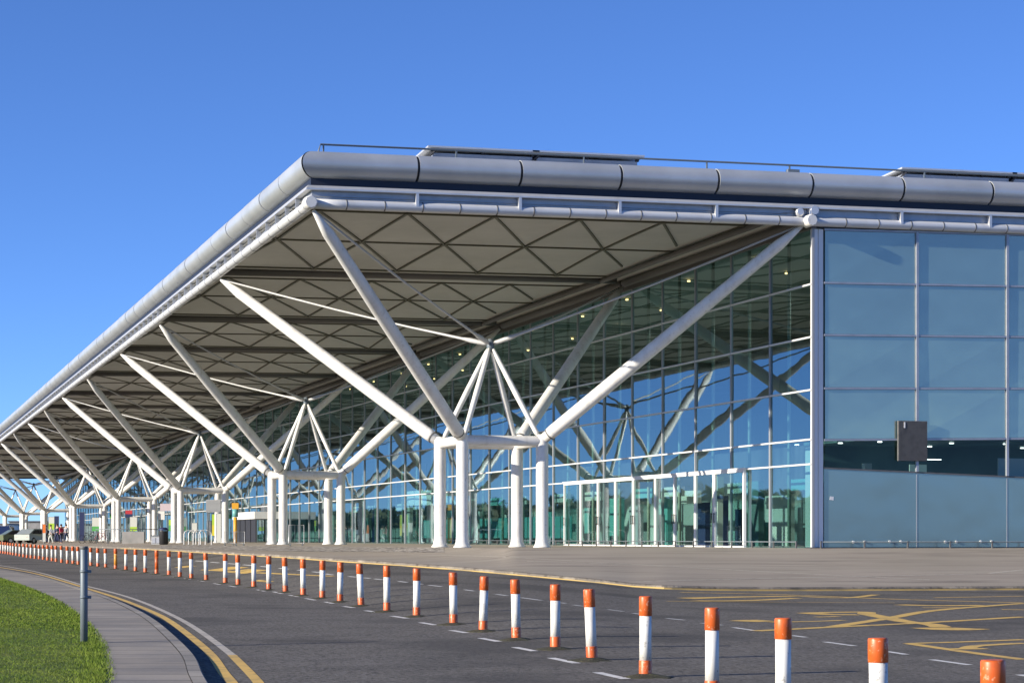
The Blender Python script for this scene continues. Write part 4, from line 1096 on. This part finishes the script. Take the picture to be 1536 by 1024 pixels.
# low buildings beyond the far end of the canopy
far_specs = [(-45, 12, 378, 3.6, 'long pale shed far beyond the end of the canopy', 'int_pale'), (14, 62, 395, 4.2, 'low grey building far beyond the canopy, behind the cars', 'concrete'), (66, 116, 372, 3.0, 'low flat roofed hall seen far off between the supports', 'grey_cab')]
for ua, ub, d, h, lab, mt in far_specs:
    xa, ya = ray(ua, d); xb, yb = ray(ub, d); L = math.hypot(xb-xa, yb-ya); zg = EYE - 1.25
    T = thing('distant_building', lab, 'building', ((xa+xb)/2, (ya+yb)/2, zg), None, math.atan2(yb-ya, xb-xa))
    m = MB().box(-L/2, 0, 0, L/2, 9, h); m.build('wall', M[mt], T)
    m = MB().box(-L/2-.2, -.2, h+.003, L/2+.2, 9.2, h+.25); m.build('roof', M['louvre'], T)
    for k in range(int(L/2.2)):
        x = -L/2 + 1.1 + k*2.2; m = MB().box(x-.6, -.02, 1.0, x+.6, -.003, 2.2); m.build('window', M['dark_gap'], T)
# unseen wood added off to the left, darkening low reflections in the glass
rt = random.Random(5); m = MB()
for k in range(170):
    y0 = -40 + k*3.4 + rt.uniform(-2,2); x0 = -80 + rt.uniform(-12, 8); hh = rt.uniform(7.5, 9.5); rr = rt.uniform(3.4, 4.8)
    m.tube([(x0,y0,0),(x0,y0,hh*.5)], [.22,.12], 6)
    for q in range(210):
        a, b, c_ = rt.gauss(0,.42), rt.gauss(0,.42), rt.gauss(0,.36)
        px, py, pz = x0+a*rr, y0+b*rr, max(.4, hh*.50+max(-1.2,min(1.0,c_*1.15))*hh*.5); s_ = rt.uniform(.5,1.1)
        v1 = Vector((rt.gauss(0,1), rt.gauss(0,1), rt.gauss(0,1))).normalized(); v2 = v1.cross(Vector((rt.gauss(0,1),rt.gauss(0,1),rt.gauss(0,1)))).normalized()
        P = Vector((px,py,pz)); m.quad(P-v1*s_-v2*s_*.6, P+v1*s_-v2*s_*.6, P+v1*s_*.6+v2*s_, P-v1*s_*.6+v2*s_)
M['wood'] = mat('leaf_mass', (.12,.15,.075), .7, noise=[(.2,3,(.055,.08,.03),.4,.6,.9)])
o = m.build('added_wood', M['wood'], None, (-80, 200, 0)); tag(o, 'dark green belt of trees added out of view, darkening low reflections in the glass wall', 'trees', kind='stuff')


# every piece of these meshes becomes an object of its own
def loose(o):
    me = o.data; n = len(me.vertices); par = list(range(n))
    def find(a):
        while par[a] != a: par[a] = par[par[a]]; a = par[a]
        return a
    for p in me.polygons:
        vs_ = p.vertices; r0 = find(vs_[0])
        for v in vs_[1:]: par[find(v)] = r0
    grp = {}
    for p in me.polygons: grp.setdefault(find(p.vertices[0]), []).append(p)
    if len(grp) < 2: return
    co_ = [tuple(v.co) for v in me.vertices]; nm = o.name.split('.')[0]; mt = me.materials[0]
    for k, (r0, ps) in enumerate(grp.items()):
        idx = {}; vv, ff, sm = [], [], []
        for p in ps:
            f_ = []
            for v in p.vertices:
                if v not in idx: idx[v] = len(vv); vv.append(co_[v])
                f_.append(idx[v])
            ff.append(f_); sm.append(p.use_smooth)
        m2 = bpy.data.meshes.new(nm); m2.from_pydata(vv, [], ff); m2.polygons.foreach_set('use_smooth', sm); m2.materials.append(mt)
        if k == 0: o.data = m2; q = o
        else:
            q = o.copy(); q.data = m2; q.name = nm; COL.objects.link(q)
for o in list(COL.objects):
    if o.type == 'MESH' and o.name.split('.')[0] in ('rail_bracket', 'transom', 'tube_joint', 'corner_post', 'backing_wall', 'interior_wall', 'partition', 'wall_lamp', 'clamp', 'entrance_screen', 'rooflight_bracket', 'facade_mullion', 'glazing_head'):
        loose(o)

# ------------------------------------------------------------------ sky, sun, camera
SUN_EL = math.radians(18.0)
sd = Vector((.988, .156, 0)).normalized()          # the way the light travels on plan
w = bpy.data.worlds.new('World'); scene.world = w; w.use_nodes = True
nt = w.node_tree; bg = nt.nodes['Background']
sky = nt.nodes.new('ShaderNodeTexSky'); sky.sky_type = 'NISHITA'; sky.sun_disc = False
sky.sun_elevation = SUN_EL; az = math.atan2(-sd.x, -sd.y); sky.sun_rotation = az % (2*math.pi)
sky.altitude = 0; sky.air_density = .7; sky.dust_density = 0; sky.ozone_density = 4.0
hs = nt.nodes.new('ShaderNodeMix'); hs.data_type = 'RGBA'; hs.blend_type = 'MULTIPLY'; hs.inputs[0].default_value = 1; hs.inputs[7].default_value = (.81, 1.0, 1.36, 1)
tc = nt.nodes.new('ShaderNodeTexCoord'); mp = nt.nodes.new('ShaderNodeMapping'); mp.inputs['Scale'].default_value = (1, 1, 1.22); mp.inputs['Location'].default_value = (0, 0, .018)
nt.links.new(tc.outputs['Generated'], mp.inputs['Vector']); nt.links.new(mp.outputs[0], sky.inputs['Vector'])
nt.links.new(sky.outputs[0], hs.inputs[6]); nt.links.new(hs.outputs[2], bg.inputs[0]); bg.inputs[1].default_value = .098
# the lit ceiling lamps of the hall that show through the glass
for x, y in ((22.5,4),(23.5,12),(22.5,20),(23.5,29),(22.5,39),(23.5,50),(22.5,62),(23,78)):
    hl = bpy.data.lights.new('hall_lamp', 'AREA'); hl.shape = 'DISK'; hl.size = .5; hl.energy = 110; hl.color = (1, .95, .86)
    ho = bpy.data.objects.new('hall_lamp', hl); COL.objects.link(ho); ho.location = (x, y, zH(18, y) - .4)
sl = bpy.data.lights.new('sun', 'SUN'); sl.energy = 5.0; sl.angle = math.radians(.53); sl.color = (1, .91, .76)
so = bpy.data.objects.new('sun', sl); COL.objects.link(so)
dirv = Vector((sd.x*math.cos(SUN_EL), sd.y*math.cos(SUN_EL), -math.sin(SUN_EL)))
so.rotation_euler = dirv.to_track_quat('-Z', 'Y').to_euler(); so.location = (-60, -20, 40)

cam = bpy.data.cameras.new('camera'); co = bpy.data.objects.new('camera', cam); COL.objects.link(co)
co.location = (CX, CY, EYE); co.rotation_euler = (math.pi/2, 0, -YAW)
cam.sensor_width = 36; cam.lens = FPX/1536*36; cam.sensor_fit = 'HORIZONTAL'
cam.shift_y = (V0 - 512)/1536; cam.clip_start = .2; cam.clip_end = 20000
scene.camera = co
vs = scene.view_settings; vs.view_transform = 'Standard'; vs.look = 'None'; vs.exposure = .7; vs.gamma = 1
scene.cycles.transparent_max_bounces = 16; scene.cycles.max_bounces = 8; scene.cycles.glossy_bounces = 4
